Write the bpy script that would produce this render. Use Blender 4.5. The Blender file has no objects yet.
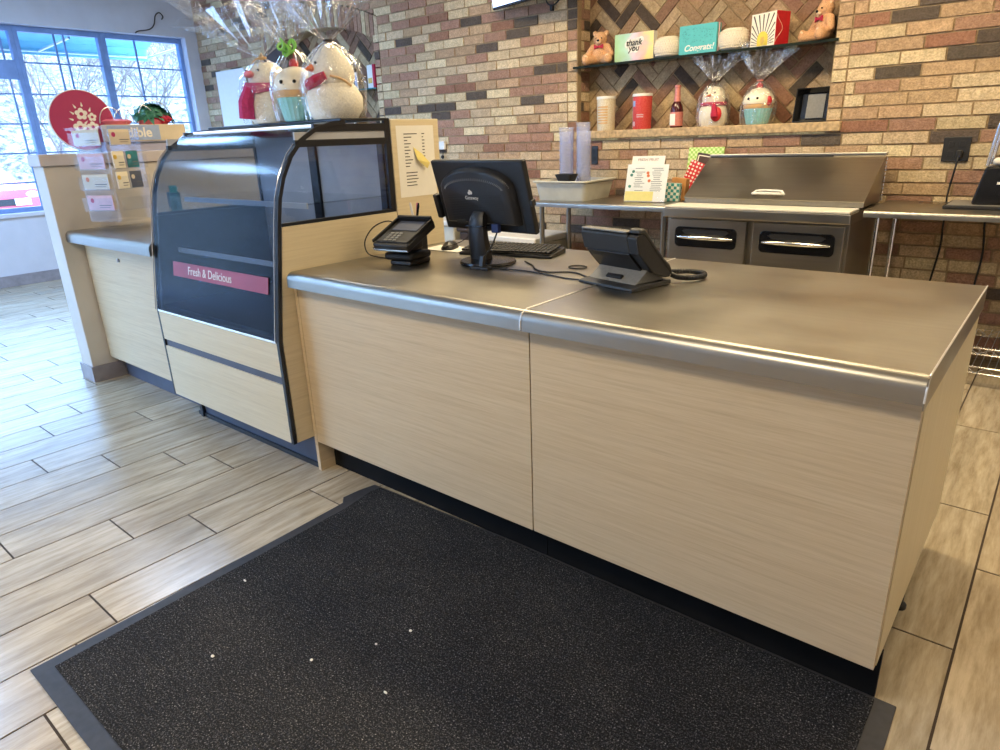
import bpy, bmesh, math, random
from mathutils import Vector, Matrix, Euler
R = math.radians
PI = math.pi
rnd = random.Random(7)
scene = bpy.context.scene
COL = scene.collection

# ------------------------------------------------------------------ materials
def srgb(r, g, b):
    def f(c):
        c /= 255.0
        return c / 12.92 if c <= 0.04045 else ((c + 0.055) / 1.055) ** 2.4
    return (f(r), f(g), f(b), 1.0)

def new_mat(name):
    m = bpy.data.materials.new(name)
    m.use_nodes = True
    nt = m.node_tree
    b = nt.nodes['Principled BSDF']
    return m, nt, b

def N(nt, t, **kw):
    n = nt.nodes.new(t)
    for k, v in kw.items():
        if k in n.inputs:
            n.inputs[k].default_value = v
        else:
            setattr(n, k, v)
    return n

def coords(nt, scale=(1, 1, 1), kind='Object', add=None):
    tc = N(nt, 'ShaderNodeTexCoord')
    mp = N(nt, 'ShaderNodeMapping')
    mp.inputs['Scale'].default_value = scale
    src = tc.outputs[kind]
    if add is not None:
        va = N(nt, 'ShaderNodeVectorMath', operation='ADD')
        nt.links.new(src, va.inputs[0])
        nt.links.new(add, va.inputs[1])
        src = va.outputs[0]
    nt.links.new(src, mp.inputs['Vector'])
    return mp.outputs['Vector']

def ramp(nt, fac, stops):
    r = N(nt, 'ShaderNodeValToRGB')
    e = r.color_ramp.elements
    while len(e) < len(stops):
        e.new(0.5)
    for i, (p, c) in enumerate(stops):
        e[i].position = p
        e[i].color = c if len(c) == 4 else (*c, 1)
    nt.links.new(fac, r.inputs['Fac'])
    return r.outputs['Color']

def mixc(nt, fac, a, b, mode='MIX'):
    m = N(nt, 'ShaderNodeMix', data_type='RGBA', blend_type=mode)
    if isinstance(fac, (int, float)):
        m.inputs[0].default_value = fac
    else:
        nt.links.new(fac, m.inputs[0])
    for i, v in ((6, a), (7, b)):
        if isinstance(v, tuple):
            m.inputs[i].default_value = v
        else:
            nt.links.new(v, m.inputs[i])
    return m.outputs[2]

def bump(nt, b, h, strength=0.2, dist=0.01):
    n = N(nt, 'ShaderNodeBump')
    n.inputs['Strength'].default_value = strength
    n.inputs['Distance'].default_value = dist
    nt.links.new(h, n.inputs['Height'])
    nt.links.new(n.outputs['Normal'], b.inputs['Normal'])

def plain(name, c, rough=0.5, metal=0.0, var=0.08, nscale=30, bmp=0.0, coat=0.0, spec=0.5):
    m, nt, b = new_mat(name)
    v = coords(nt)
    no = N(nt, 'ShaderNodeTexNoise', Scale=nscale, Detail=4.0)
    nt.links.new(v, no.inputs['Vector'])
    d = tuple(max(0, x * (1 - var * 2)) for x in c[:3]) + (1,)
    l = tuple(min(1, x * (1 + var * 2)) for x in c[:3]) + (1,)
    nt.links.new(ramp(nt, no.outputs['Fac'], [(0.3, d), (0.7, l)]), b.inputs['Base Color'])
    b.inputs['Roughness'].default_value = rough
    b.inputs['Metallic'].default_value = metal
    b.inputs['Coat Weight'].default_value = coat
    b.inputs['Specular IOR Level'].default_value = spec
    if bmp:
        bump(nt, b, no.outputs['Fac'], bmp, 0.004)
    return m

def laminate(name, base, dark, light, scale=(2.2, 2.2, 95)):
    m, nt, b = new_mat(name)
    v = coords(nt, scale)
    n1 = N(nt, 'ShaderNodeTexNoise', Scale=1.0, Detail=6.0, Roughness=0.65)
    nt.links.new(v, n1.inputs['Vector'])
    n2 = N(nt, 'ShaderNodeTexNoise', Scale=3.7, Detail=5.0, Roughness=0.7)
    nt.links.new(v, n2.inputs['Vector'])
    n3 = N(nt, 'ShaderNodeTexNoise', Scale=0.22, Detail=2.0)
    nt.links.new(v, n3.inputs['Vector'])
    c1 = ramp(nt, n1.outputs['Fac'], [(0.3, dark), (0.5, base), (0.72, light)])
    c2 = ramp(nt, n2.outputs['Fac'], [(0.32, dark), (0.55, base), (0.75, light)])
    c = mixc(nt, 0.45, c1, c2)
    c3 = ramp(nt, n3.outputs['Fac'], [(0.35, base), (0.65, light)])
    c = mixc(nt, 0.3, c, c3)
    nt.links.new(c, b.inputs['Base Color'])
    b.inputs['Roughness'].default_value = 0.42
    bump(nt, b, n2.outputs['Fac'], 0.05, 0.002)
    return m

def brushed(name, c, rough, scale, bs=0.05, metal=1.0):
    m, nt, b = new_mat(name)
    v = coords(nt, scale)
    no = N(nt, 'ShaderNodeTexNoise', Scale=1.0, Detail=5.0, Roughness=0.6)
    nt.links.new(v, no.inputs['Vector'])
    v2 = coords(nt, (1, 1, 1))
    n2 = N(nt, 'ShaderNodeTexNoise', Scale=3.0, Detail=5.0)
    nt.links.new(v2, n2.inputs['Vector'])
    d = tuple(x * 0.92 for x in c[:3]) + (1,)
    nt.links.new(ramp(nt, no.outputs['Fac'], [(0.3, d), (0.7, c)]), b.inputs['Base Color'])
    mr = N(nt, 'ShaderNodeMapRange')
    mr.inputs['From Min'].default_value = 0.3
    mr.inputs['From Max'].default_value = 0.7
    mr.inputs['To Min'].default_value = rough * 0.85
    mr.inputs['To Max'].default_value = rough * 1.25
    nt.links.new(n2.outputs['Fac'], mr.inputs['Value'])
    nt.links.new(mr.outputs['Result'], b.inputs['Roughness'])
    b.inputs['Metallic'].default_value = metal
    return m

def attr_mat(name, rough, nscale, bmp, dist, streak=None, amount=0.35, off=False, dark=(0.55, 0.5, 0.45, 1), spec=0.5):
    """colour comes from each brick's / plank's own colour attribute, broken up by grain."""
    m, nt, b = new_mat(name)
    at = N(nt, 'ShaderNodeAttribute', attribute_name='tone')
    add = None
    if off:
        ao = N(nt, 'ShaderNodeAttribute', attribute_name='shift')
        add = ao.outputs['Vector']
    v = coords(nt, streak or (1, 1, 1), add=add)
    no = N(nt, 'ShaderNodeTexNoise', Scale=nscale, Detail=7.0, Roughness=0.68)
    nt.links.new(v, no.inputs['Vector'])
    n2 = N(nt, 'ShaderNodeTexNoise', Scale=nscale * 0.27, Detail=3.0)
    nt.links.new(v, n2.inputs['Vector'])
    f = ramp(nt, no.outputs['Fac'], [(0.34, dark), (0.62, (1.08, 1.08, 1.08, 1))])
    g = ramp(nt, n2.outputs['Fac'], [(0.35, (0.8, 0.78, 0.76, 1)), (0.65, (1.12, 1.1, 1.08, 1))])
    c = mixc(nt, amount, at.outputs['Color'], mixc(nt, 1.0, at.outputs['Color'], f, 'MULTIPLY'))
    c = mixc(nt, 0.7, c, mixc(nt, 1.0, c, g, 'MULTIPLY'))
    nt.links.new(c, b.inputs['Base Color'])
    b.inputs['Roughness'].default_value = rough
    b.inputs['Specular IOR Level'].default_value = spec
    bump(nt, b, no.outputs['Fac'], bmp, dist)
    return m

def clear_mat(name, tint=(1, 1, 1, 1), gl=0.08, rough=0.03, noise=0.0, nscale=20, edge=0.5, glc=(1, 1, 1, 1), haze=0.0, hcol=(0.8, 0.82, 0.85, 1), film=False):
    """thin clear film or pane: see-through plus a mirror layer that strengthens at grazing angles."""
    m = bpy.data.materials.new(name)
    m.use_nodes = True
    nt = m.node_tree
    nt.nodes.clear()
    out = N(nt, 'ShaderNodeOutputMaterial')
    tr = N(nt, 'ShaderNodeBsdfTransparent', Color=tint)
    gs = N(nt, 'ShaderNodeBsdfGlossy', Color=glc, Roughness=rough)
    lw = N(nt, 'ShaderNodeLayerWeight', Blend=edge)
    ma = N(nt, 'ShaderNodeMath', operation='MULTIPLY_ADD')
    nt.links.new(lw.outputs['Fresnel'], ma.inputs[0])
    ma.inputs[1].default_value = 0.8
    ma.inputs[2].default_value = gl
    fac = ma.outputs[0]
    if noise:
        v = coords(nt)
        no = N(nt, 'ShaderNodeTexNoise', Scale=nscale, Detail=3.0)
        nt.links.new(v, no.inputs['Vector'])
        r = ramp(nt, no.outputs['Fac'], [(0.45, (0, 0, 0, 1)), (0.72, (1, 1, 1, 1))])
        m2 = N(nt, 'ShaderNodeMath', operation='MULTIPLY_ADD')
        nt.links.new(r, m2.inputs[0])
        m2.inputs[1].default_value = noise
        nt.links.new(fac, m2.inputs[2])
        fac = m2.outputs[0]
        bp = N(nt, 'ShaderNodeBump')
        bp.inputs['Strength'].default_value = 0.6
        bp.inputs['Distance'].default_value = 0.02
        nt.links.new(no.outputs['Fac'], bp.inputs['Height'])
        nt.links.new(bp.outputs['Normal'], gs.inputs['Normal'])
    if not film:
        ge = N(nt, 'ShaderNodeNewGeometry')
        iv = N(nt, 'ShaderNodeMath', operation='SUBTRACT')
        iv.inputs[0].default_value = 1.0
        nt.links.new(ge.outputs['Backfacing'], iv.inputs[1])
        fm = N(nt, 'ShaderNodeMath', operation='MULTIPLY')
        nt.links.new(fac, fm.inputs[0])
        nt.links.new(iv.outputs[0], fm.inputs[1])
        fac = fm.outputs[0]
    mx = N(nt, 'ShaderNodeMixShader')
    nt.links.new(fac, mx.inputs[0])
    nt.links.new(tr.outputs[0], mx.inputs[1])
    nt.links.new(gs.outputs[0], mx.inputs[2])
    last = mx.outputs[0]
    if haze:
        df = N(nt, 'ShaderNodeBsdfDiffuse', Color=hcol)
        m3 = N(nt, 'ShaderNodeMixShader')
        m3.inputs[0].default_value = haze
        nt.links.new(last, m3.inputs[1])
        nt.links.new(df.outputs[0], m3.inputs[2])
        last = m3.outputs[0]
    nt.links.new(last, out.inputs['Surface'])
    return m

def emit_mat(name, c, s):
    m, nt, b = new_mat(name)
    b.inputs['Base Color'].default_value = c
    b.inputs['Emission Color'].default_value = c
    b.inputs['Emission Strength'].default_value = s
    m.cycles.emission_sampling = 'NONE'
    return m

M = {}
M['laminate'] = laminate('pale_oak_laminate', srgb(209, 187, 152), srgb(178, 154, 120), srgb(224, 205, 172))
M['laminate_side'] = laminate('pale_oak_side', srgb(216, 203, 166), srgb(198, 182, 142), srgb(228, 216, 184), (2.0, 90, 2.0))
M['laminate_daylit'] = laminate('case_oak_daylit', srgb(214, 198, 164), srgb(192, 174, 140), srgb(226, 212, 182))  # same oak, paler: the daylight on the case is put into its tone
M['wall_paint'] = plain('painted_wall', srgb(206, 206, 214), 0.7, var=0.02, nscale=6, bmp=0.05)
M['pony_paint'] = plain('painted_half_wall', srgb(206, 198, 188), 0.65, var=0.02, nscale=6, bmp=0.05)
M['cap'] = plain('half_wall_cap', srgb(196, 188, 190), 0.5, var=0.03, nscale=8)
M['ceiling'] = plain('ceiling_white', srgb(214, 212, 210), 0.8, var=0.02, nscale=9)
M['base_tile'] = plain('base_tile_grey', srgb(146, 140, 144), 0.35, var=0.08, nscale=14)
M['black'] = plain('matte_black', srgb(24, 24, 27), 0.55, var=0.1, nscale=25)
M['black_gloss'] = plain('glossy_black', srgb(17, 18, 22), 0.25, var=0.08, nscale=20)
M['black_plastic'] = plain('black_plastic', srgb(34, 34, 36), 0.42, var=0.06, nscale=120, bmp=0.05)
M['grey_plastic'] = plain('dark_grey_plastic', srgb(50, 50, 50), 0.45, var=0.06, nscale=150, bmp=0.06)
M['grey_light'] = plain('grey_plastic', srgb(128, 126, 120), 0.45, var=0.05, nscale=90)
M['frame_blue'] = plain('window_frame_bluish', srgb(124, 152, 200), 0.45, var=0.05, nscale=10)  # the daylight's blue cast is put into the frame paint
M['kick'] = plain('black_kick_board', srgb(15, 15, 15), 0.7, var=0.15, nscale=9, spec=0.2)
M['case_black'] = plain('case_black_metal', srgb(26, 28, 34), 0.32, var=0.08, nscale=8)
M['case_grey'] = plain('case_slot_grey', srgb(82, 88, 104), 0.5, var=0.06, nscale=8)
M['shelf_edge'] = plain('dark_green_shelf_edge', srgb(26, 36, 30), 0.6, var=0.05, spec=0.15)
M['case_inner'] = plain('case_inner_panel', srgb(170, 172, 178), 0.4, var=0.05, nscale=6)
M['case_deck'] = plain('case_deck_dark', srgb(58, 62, 72), 0.45, var=0.1, nscale=9)
M['steel_top'] = brushed('brushed_steel_top', (0.37, 0.348, 0.308, 1), 0.335, (2, 70, 70), 0.010)
M['steel'] = brushed('brushed_steel_vertical', (0.36, 0.335, 0.29, 1), 0.33, (60, 60, 2), 0.012)
M['steel_h'] = brushed('brushed_steel_horizontal', (0.39, 0.365, 0.32, 1), 0.32, (2, 60, 60), 0.012)
M['chrome'] = plain('chrome', (0.8, 0.79, 0.77, 1), 0.14, 1.0, 0.02)
M['weld'] = plain('polished_weld', (0.92, 0.91, 0.88, 1), 0.3, 0.6, 0.02)
M['board'] = plain('cutting_board', srgb(218, 214, 200), 0.5, var=0.03, nscale=40)
M['brick'] = attr_mat('old_brick', 0.85, 85, 0.7, 0.010, amount=0.75, spec=0.25, dark=(0.56, 0.50, 0.43, 1))
M['mortar'] = plain('mortar', srgb(160, 138, 108), 0.95, var=0.08, nscale=90, bmp=0.3, spec=0.2)
M['plank'] = attr_mat('wood_look_tile', 0.25, 4.0, 0.06, 0.003, streak=(9, 1.1, 9), amount=0.85, off=True, dark=(0.60, 0.55, 0.47, 1))
M['grout'] = plain('floor_grout', srgb(62, 50, 40), 0.9, var=0.08, nscale=60)
M['stone'] = plain('tan_stone_sill', srgb(186, 160, 122), 0.8, var=0.16, nscale=38, bmp=0.6)
M['paper'] = plain('white_paper', srgb(236, 232, 222), 0.8, var=0.01)
M['header'] = plain('pinkish_card', srgb(232, 220, 214), 0.8, var=0.02)
M['note'] = plain('yellow_note', srgb(236, 218, 132), 0.8, var=0.02)
M['ink'] = plain('ink', srgb(52, 50, 50), 0.8, var=0.02)
M['ink_lt'] = plain('grey_ink', srgb(120, 118, 116), 0.8, var=0.02)
M['white'] = plain('white_plastic', srgb(228, 226, 220), 0.45, var=0.02)
M['tub'] = plain('grey_white_tub', srgb(206, 204, 190), 0.45, var=0.03, nscale=16)
M['cream'] = plain('cream_glaze', srgb(238, 228, 204), 0.35, var=0.03, nscale=24)
M['knit'] = plain('cream_knit', srgb(226, 216, 196), 0.8, var=0.04, nscale=160, bmp=0.4)
M['bear'] = plain('tan_plush', srgb(206, 160, 120), 0.95, var=0.14, nscale=160, bmp=0.5, spec=0.1)
M['bear_lt'] = plain('pale_plush', srgb(228, 196, 160), 0.95, var=0.12, nscale=160, bmp=0.5, spec=0.1)
M['plush_white'] = plain('white_plush', srgb(236, 230, 214), 0.95, var=0.07, nscale=140, bmp=0.4, spec=0.1)
M['red'] = plain('red_paint', srgb(196, 30, 40), 0.45, var=0.05)
M['red_tin'] = plain('red_tin_print', srgb(206, 66, 58), 0.4, var=0.1, nscale=60)
M['crimson'] = plain('crimson_felt', srgb(176, 32, 66), 0.8, var=0.08, nscale=80)
M['magenta'] = plain('magenta_felt', srgb(186, 50, 104), 0.8, var=0.08, nscale=80)
M['sign_red'] = plain('sign_red', srgb(172, 50, 96), 0.4, var=0.03, nscale=6)  # purple-tinged: the bluish light on the sign is put into its red
M['strip_red'] = plain('glass_veiled_red', srgb(150, 56, 78), 0.4, var=0.06, nscale=4)  # the veil of glass over the strip is put into this dull red
M['pink'] = plain('pink_glaze', srgb(222, 128, 140), 0.45, var=0.05)
M['pale_pink'] = plain('pale_pink_card', srgb(216, 176, 178), 0.6, var=0.04)
M['orange'] = plain('orange_felt', srgb(222, 120, 70), 0.7, var=0.05)
M['teal'] = plain('teal_card', srgb(84, 184, 186), 0.55, var=0.03)
M['plug_blue'] = plain('dark_blue_plug', srgb(26, 40, 92), 0.5)
M['teal_dark'] = plain('dark_teal_print', srgb(38, 116, 124), 0.5, var=0.25, nscale=40)
M['aqua'] = plain('aqua_glaze', srgb(142, 206, 204), 0.4, var=0.04)
M['orange_box'] = plain('orange_carton', srgb(196, 140, 84), 0.6, var=0.1, nscale=20)
M['tan'] = plain('tan_glaze', srgb(212, 170, 116), 0.5, var=0.05)
M['green_ribbon'] = plain('lime_ribbon', srgb(140, 206, 92), 0.4, var=0.06)
M['leaf'] = plain('green_leaf', srgb(70, 134, 112), 0.55, var=0.2, nscale=30)
M['carton'] = plain('beige_carton', srgb(216, 202, 176), 0.7, var=0.03, nscale=14)
M['carton_grey'] = plain('lavender_carton', srgb(170, 168, 190), 0.7, var=0.04, nscale=14)
M['blue_label'] = plain('pale_blue_label', srgb(158, 178, 216), 0.6, var=0.03)
M['brown_box'] = plain('dark_brown_box', srgb(70, 52, 40), 0.6, var=0.1, nscale=14)
M['walnut'] = plain('dark_walnut', srgb(62, 46, 38), 0.5, var=0.15, nscale=18)
M['rubber'] = plain('mat_rubber_border', srgb(52, 52, 56), 0.6, var=0.1, nscale=40, bmp=0.1)
M['awning'] = plain('teal_awning', srgb(132, 196, 212), 0.7, var=0.05, nscale=3)  # lightened teal: the backlight through the cloth is put into the colour
M['asphalt'] = plain('pale_asphalt', srgb(150, 150, 156), 0.9, var=0.08, nscale=4)
M['bark'] = plain('grey_bark', srgb(120, 108, 100), 0.9, var=0.15, nscale=12)
M['car_red'] = plain('car_red_paint', srgb(206, 42, 66), 0.25, var=0.02, coat=0.6)
M['car_glass'] = plain('car_window', srgb(120, 160, 190), 0.1, var=0.02)
M['light_frame'] = plain('light_frame', srgb(230, 230, 228), 0.5, var=0.01)
M['gold'] = plain('gold_foil', srgb(214, 176, 72), 0.4, var=0.06)
M['yellow'] = plain('yellow_print', srgb(232, 206, 66), 0.5, var=0.05)
M['bottle'] = plain('dark_wine_glass', srgb(70, 22, 26), 0.15, var=0.05)
M['rose'] = plain('rose_foil', srgb(214, 134, 122), 0.4, 0.3, var=0.08, nscale=60)
M['dish'] = plain('pink_dish', srgb(224, 120, 140), 0.5, var=0.05)
M['wire'] = plain('bright_wire', (0.66, 0.67, 0.7, 1), 0.3, 1.0, 0.02)
M['dark_wire'] = plain('dark_wire', srgb(70, 66, 64), 0.4, 0.5, 0.05)
M['glass'] = clear_mat('clear_pane', (0.97, 0.985, 1, 1), 0.0, 0.02, edge=0.35)
M['case_glass'] = clear_mat('case_front_glass', (0.62, 0.66, 0.72, 1), 0.02, 0.16, edge=0.24, glc=(0.66, 0.70, 0.74, 1))
M['side_glass'] = clear_mat('case_side_glass', (0.86, 0.87, 0.88, 1), 0.02, 0.02, edge=0.4)
M['shelf_glass'] = clear_mat('green_edge_glass', (0.22, 0.30, 0.28, 1), 0.08, 0.05, edge=0.4)
M['acrylic'] = clear_mat('clear_acrylic', (0.95, 0.96, 0.98, 1), 0.01, 0.08, edge=0.28)
M['cups'] = clear_mat('clear_cups', (0.93, 0.94, 0.99, 1), 0.02, 0.10, edge=0.3, haze=0.14, hcol=(0.88, 0.91, 1.0, 1))
M['cello'] = clear_mat('cellophane', (0.97, 0.97, 0.97, 1), 0.0, 0.10, noise=0.15, nscale=26, edge=0.10, haze=0.03, film=True)
M['cello_shelf'] = clear_mat('shelf_cellophane', (0.97, 0.97, 0.97, 1), 0.0, 0.16, noise=0.30, nscale=34, edge=0.12, haze=0.05, film=True)
M['lamp'] = emit_mat('lamp_diffuser', (1.0, 0.80, 0.49, 1), 3.0)
M['lamp_fill_cool'] = emit_mat('cool_fill_diffuser', (0.34, 0.60, 1.0, 1), 3.0)  # for the cool panels added to brighten the left side
M['lamp_white'] = emit_mat('white_lamp_diffuser', (1.0, 0.84, 0.60, 1), 3.0)
M['case_fill_glow'] = emit_mat('case_fill_glow', (0.86, 0.93, 1.0, 1), 2.0)  # glow of the bar added inside the display case
M['tv_screen'] = emit_mat('tv_screen', (0.62, 0.72, 1.0, 1), 1.3)

def tint_film(): pass

# dotted / patterned prints
def print_mat(name, kind, a, b_, scale=60, rough=0.55):
    m, nt, b = new_mat(name)
    v = coords(nt)
    if kind == 'dots':
        t = N(nt, 'ShaderNodeTexVoronoi', Scale=scale)
        t.inputs['Randomness'].default_value = 0.15
        nt.links.new(v, t.inputs['Vector'])
        f = t.outputs['Distance']
        c = ramp(nt, f, [(0.30, b_), (0.36, a)])
    elif kind == 'check':
        t = N(nt, 'ShaderNodeTexChecker', Scale=scale)
        t.inputs['Color1'].default_value = a
        t.inputs['Color2'].default_value = b_
        nt.links.new(v, t.inputs['Vector'])
        c = t.outputs['Color']
    elif kind == 'blotch':
        t = N(nt, 'ShaderNodeTexNoise', Scale=scale, Detail=2.0)
        nt.links.new(v, t.inputs['Vector'])
        c = ramp(nt, t.outputs['Fac'], [(0.40, a), (0.60, b_)])
    nt.links.new(c, b.inputs['Base Color'])
    b.inputs['Roughness'].default_value = rough
    return m
M['polka'] = print_mat('red_polka_print', 'dots', srgb(204, 44, 48), srgb(244, 238, 226), 38)
M['teal_check'] = print_mat('teal_check_print', 'check', srgb(60, 158, 156), srgb(232, 238, 228), 48)
M['green_check'] = print_mat('lime_check_print', 'check', srgb(156, 204, 92), srgb(214, 232, 160), 60)
M['tin_print'] = print_mat('speckled_tin_print', 'blotch', srgb(226, 218, 196), srgb(206, 190, 158), 170)
M['tin_red'] = print_mat('red_speckled_print', 'blotch', srgb(206, 50, 48), srgb(216, 92, 82), 170)
M['speck_pot'] = M['knit']

def rainbow_mat():
    m, nt, b = new_mat('rainbow_card_print')
    v = coords(nt)
    t = N(nt, 'ShaderNodeTexNoise', Scale=14.0, Detail=1.0)
    nt.links.new(v, t.inputs['Vector'])
    sp = N(nt, 'ShaderNodeSeparateXYZ')
    nt.links.new(v, sp.inputs[0])
    def lin(src, k, c):
        q = N(nt, 'ShaderNodeMath', operation='MULTIPLY_ADD')
        nt.links.new(src, q.inputs[0])
        q.inputs[1].default_value = k
        q.inputs[2].default_value = c
        return q.outputs[0]
    ad = N(nt, 'ShaderNodeMath', operation='ADD')
    nt.links.new(lin(sp.outputs[0], 3.0, 0.35), ad.inputs[0])
    nt.links.new(lin(t.outputs['Fac'], 0.5, -0.1), ad.inputs[1])
    c = ramp(nt, ad.outputs[0], [(0.08, srgb(128, 200, 96)), (0.32, srgb(150, 214, 180)), (0.5, srgb(232, 206, 214)), (0.72, srgb(238, 176, 150)), (0.92, srgb(240, 216, 60))])
    a2 = ramp(nt, lin(sp.outputs[2], 5.2, 0.0), [(0.0, srgb(226, 176, 206)), (0.45, srgb(240, 240, 230)), (1.0, srgb(225, 215, 235))])
    c = mixc(nt, 0.30, c, a2)
    nt.links.new(c, b.inputs['Base Color'])
    b.inputs['Roughness'].default_value = 0.5
    return m
M['rainbow'] = rainbow_mat()

def carpet_mat():
    m, nt, b = new_mat('speckled_charcoal_carpet')
    v = coords(nt)
    n1 = N(nt, 'ShaderNodeTexNoise', Scale=230.0, Detail=1.5, Roughness=0.6)
    nt.links.new(v, n1.inputs['Vector'])
    n2 = N(nt, 'ShaderNodeTexNoise', Scale=3.0, Detail=3.0)
    nt.links.new(v, n2.inputs['Vector'])
    c = ramp(nt, n1.outputs['Fac'], [(0.44, srgb(31, 31, 33)), (0.57, srgb(54, 54, 56)), (0.68, srgb(92, 91, 92)), (0.80, srgb(180, 178, 176))])
    g = ramp(nt, n2.outputs['Fac'], [(0.35, (0.8, 0.8, 0.82, 1)), (0.65, (1.1, 1.08, 1.05, 1))])
    c = mixc(nt, 1.0, c, g, 'MULTIPLY')
    nt.links.new(c, b.inputs['Base Color'])
    w = N(nt, 'ShaderNodeTexWave', Scale=26.0, Distortion=0.6)
    w.bands_direction = 'Y'
    nt.links.new(v, w.inputs['Vector'])
    ad = N(nt, 'ShaderNodeMath', operation='MULTIPLY_ADD')
    nt.links.new(w.outputs['Fac'], ad.inputs[0])
    ad.inputs[1].default_value = 0.9
    nt.links.new(n1.outputs['Fac'], ad.inputs[2])
    bump(nt, b, ad.outputs[0], 0.5, 0.003)
    b.inputs['Roughness'].default_value = 0.95
    b.inputs['Specular IOR Level'].default_value = 0.15
    return m
M['carpet'] = carpet_mat()

def hill_mat():
    m, nt, b = new_mat('dry_brush_hillside')
    v = coords(nt)
    n1 = N(nt, 'ShaderNodeTexNoise', Scale=3.2, Detail=9.0, Roughness=0.85)
    nt.links.new(v, n1.inputs['Vector'])
    c = ramp(nt, n1.outputs['Fac'], [(0.42, srgb(54, 52, 50)), (0.5, srgb(120, 116, 110)), (0.58, srgb(170, 166, 158))])
    nt.links.new(c, b.inputs['Base Color'])
    b.inputs['Roughness'].default_value = 0.95
    return m
M['hill'] = hill_mat()

# ------------------------------------------------------------------ mesh builder
class MB:
    def __init__(self, toned=False):
        self.bm = bmesh.new()
        self.tone = self.bm.loops.layers.float_color.new('tone') if toned else None
        self.shift = self.bm.faces.layers.float_vector.new('shift') if toned else None

    def box(self, x0, x1, y0, y1, z0, z1, color=None, shift=None):
        vs = [self.bm.verts.new((x, y, z)) for z in (z0, z1) for y in (y0, y1) for x in (x0, x1)]
        idx = [(0, 2, 3, 1), (4, 5, 7, 6), (0, 1, 5, 4), (2, 6, 7, 3), (0, 4, 6, 2), (1, 3, 7, 5)]
        fs = [self.bm.faces.new([vs[i] for i in q]) for q in idx]
        if color is not None:
            self._color(fs, color, shift)
        return vs

    def _color(self, fs, color, shift):
        for f in fs:
            for l in f.loops:
                l[self.tone] = color
        if shift is not None:
            for f in fs:
                f[self.shift] = shift

    def obox(self, c, size, rot=(0, 0, 0), color=None):
        vs = self.box(-size[0] / 2, size[0] / 2, -size[1] / 2, size[1] / 2, -size[2] / 2, size[2] / 2, color)
        mt = Matrix.Translation(c) @ (rot if isinstance(rot, Matrix) else Euler(rot).to_matrix().to_4x4())
        for v in vs:
            v.co = mt @ v.co
        return vs

    def ring(self, pts):
        return [self.bm.verts.new(p) for p in pts]

    def skin(self, rings, closed=False, cap=True):
        n = len(rings[0])
        R_ = rings + ([rings[0]] if closed else [])
        for a, b in zip(R_[:-1], R_[1:]):
            for i in range(n):
                j = (i + 1) % n
                try:
                    self.bm.faces.new((a[i], a[j], b[j], b[i]))
                except ValueError:
                    pass
        if cap and not closed:
            for r in (rings[0], rings[-1]):
                try:
                    self.bm.faces.new(r)
                except ValueError:
                    pass

    def tube(self, pts, r, n=8, closed=False):
        pts = [Vector(p) for p in pts]
        rr = r if isinstance(r, (list, tuple)) else [r] * len(pts)
        rings = []
        prev = None
        k = len(pts)
        for i, p in enumerate(pts):
            a = pts[(i - 1) % k] if (closed or i > 0) else pts[i]
            b = pts[(i + 1) % k] if (closed or i < k - 1) else pts[i]
            t = (b - a)
            if t.length < 1e-9:
                t = Vector((0, 0, 1))
            t.normalize()
            if prev is None:
                u = t.orthogonal().normalized()
            else:
                u = prev - t * prev.dot(t)
                if u.length < 1e-6:
                    u = t.orthogonal()
                u.normalize()
            prev = u
            w = t.cross(u)
            rings.append(self.ring([p + (u * math.cos(2 * PI * j / n) + w * math.sin(2 * PI * j / n)) * rr[i] for j in range(n)]))
        self.skin(rings, closed)

    def cyl(self, p0, p1, r0, r1=None, n=20):
        self.tube([p0, p1], [r0, r0 if r1 is None else r1], n)

    def lathe(self, prof, c=(0, 0, 0), n=28, sq=(1, 1), ribs=0, ramp_=0.0):
        rings = []
        for r, z in prof:
            ring = []
            for j in range(n):
                a = 2 * PI * j / n
                q = r * (1 + (ramp_ * math.cos(ribs * a) if ribs else 0))
                ring.append((c[0] + q * sq[0] * math.cos(a), c[1] + q * sq[1] * math.sin(a), c[2] + z))
            rings.append(self.ring(ring))
        self.skin(rings)

    def ball(self, c, r, n=16, m=10):
        if not isinstance(r, (list, tuple)):
            r = (r, r, r)
        prof = [(math.sin(PI * i / m), -math.cos(PI * i / m)) for i in range(1, m)]
        rings = [self.ring([(c[0] + r[0] * s * math.cos(2 * PI * j / n), c[1] + r[1] * s * math.sin(2 * PI * j / n), c[2] + r[2] * z)
                            for j in range(n)]) for s, z in prof]
        self.skin(rings, cap=False)
        b = self.bm.verts.new((c[0], c[1], c[2] - r[2]))
        t = self.bm.verts.new((c[0], c[1], c[2] + r[2]))
        for j in range(n):
            k = (j + 1) % n
            self.bm.faces.new((b, rings[0][k], rings[0][j]))
            self.bm.faces.new((t, rings[-1][j], rings[-1][k]))

    def prism(self, poly, axis, a0, a1):
        """extrude a 2D outline along an axis: axis 'x' -> (y,z), 'y' -> (x,z), 'z' -> (x,y)"""
        def P(u, v, a):
            return {'x': (a, u, v), 'y': (u, a, v), 'z': (u, v, a)}[axis]
        r0 = self.ring([P(u, v, a0) for u, v in poly])
        r1 = self.ring([P(u, v, a1) for u, v in poly])
        self.skin([r0, r1])

    def shell(self, line, axis, a0, a1, t):
        """a bent sheet: an open outline thickened by t and extruded"""
        out = []
        k = len(line)
        for i, (u, v) in enumerate(line):
            a = line[max(0, i - 1)]
            b = line[min(k - 1, i + 1)]
            d = Vector((b[0] - a[0], b[1] - a[1])).normalized()
            out.append((u - d.y * t, v + d.x * t))
        self.prism(list(line) + out[::-1], axis, a0, a1)

    def move(self, d):
        bmesh.ops.translate(self.bm, verts=self.bm.verts[:], vec=Vector(d))
        return self

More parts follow.
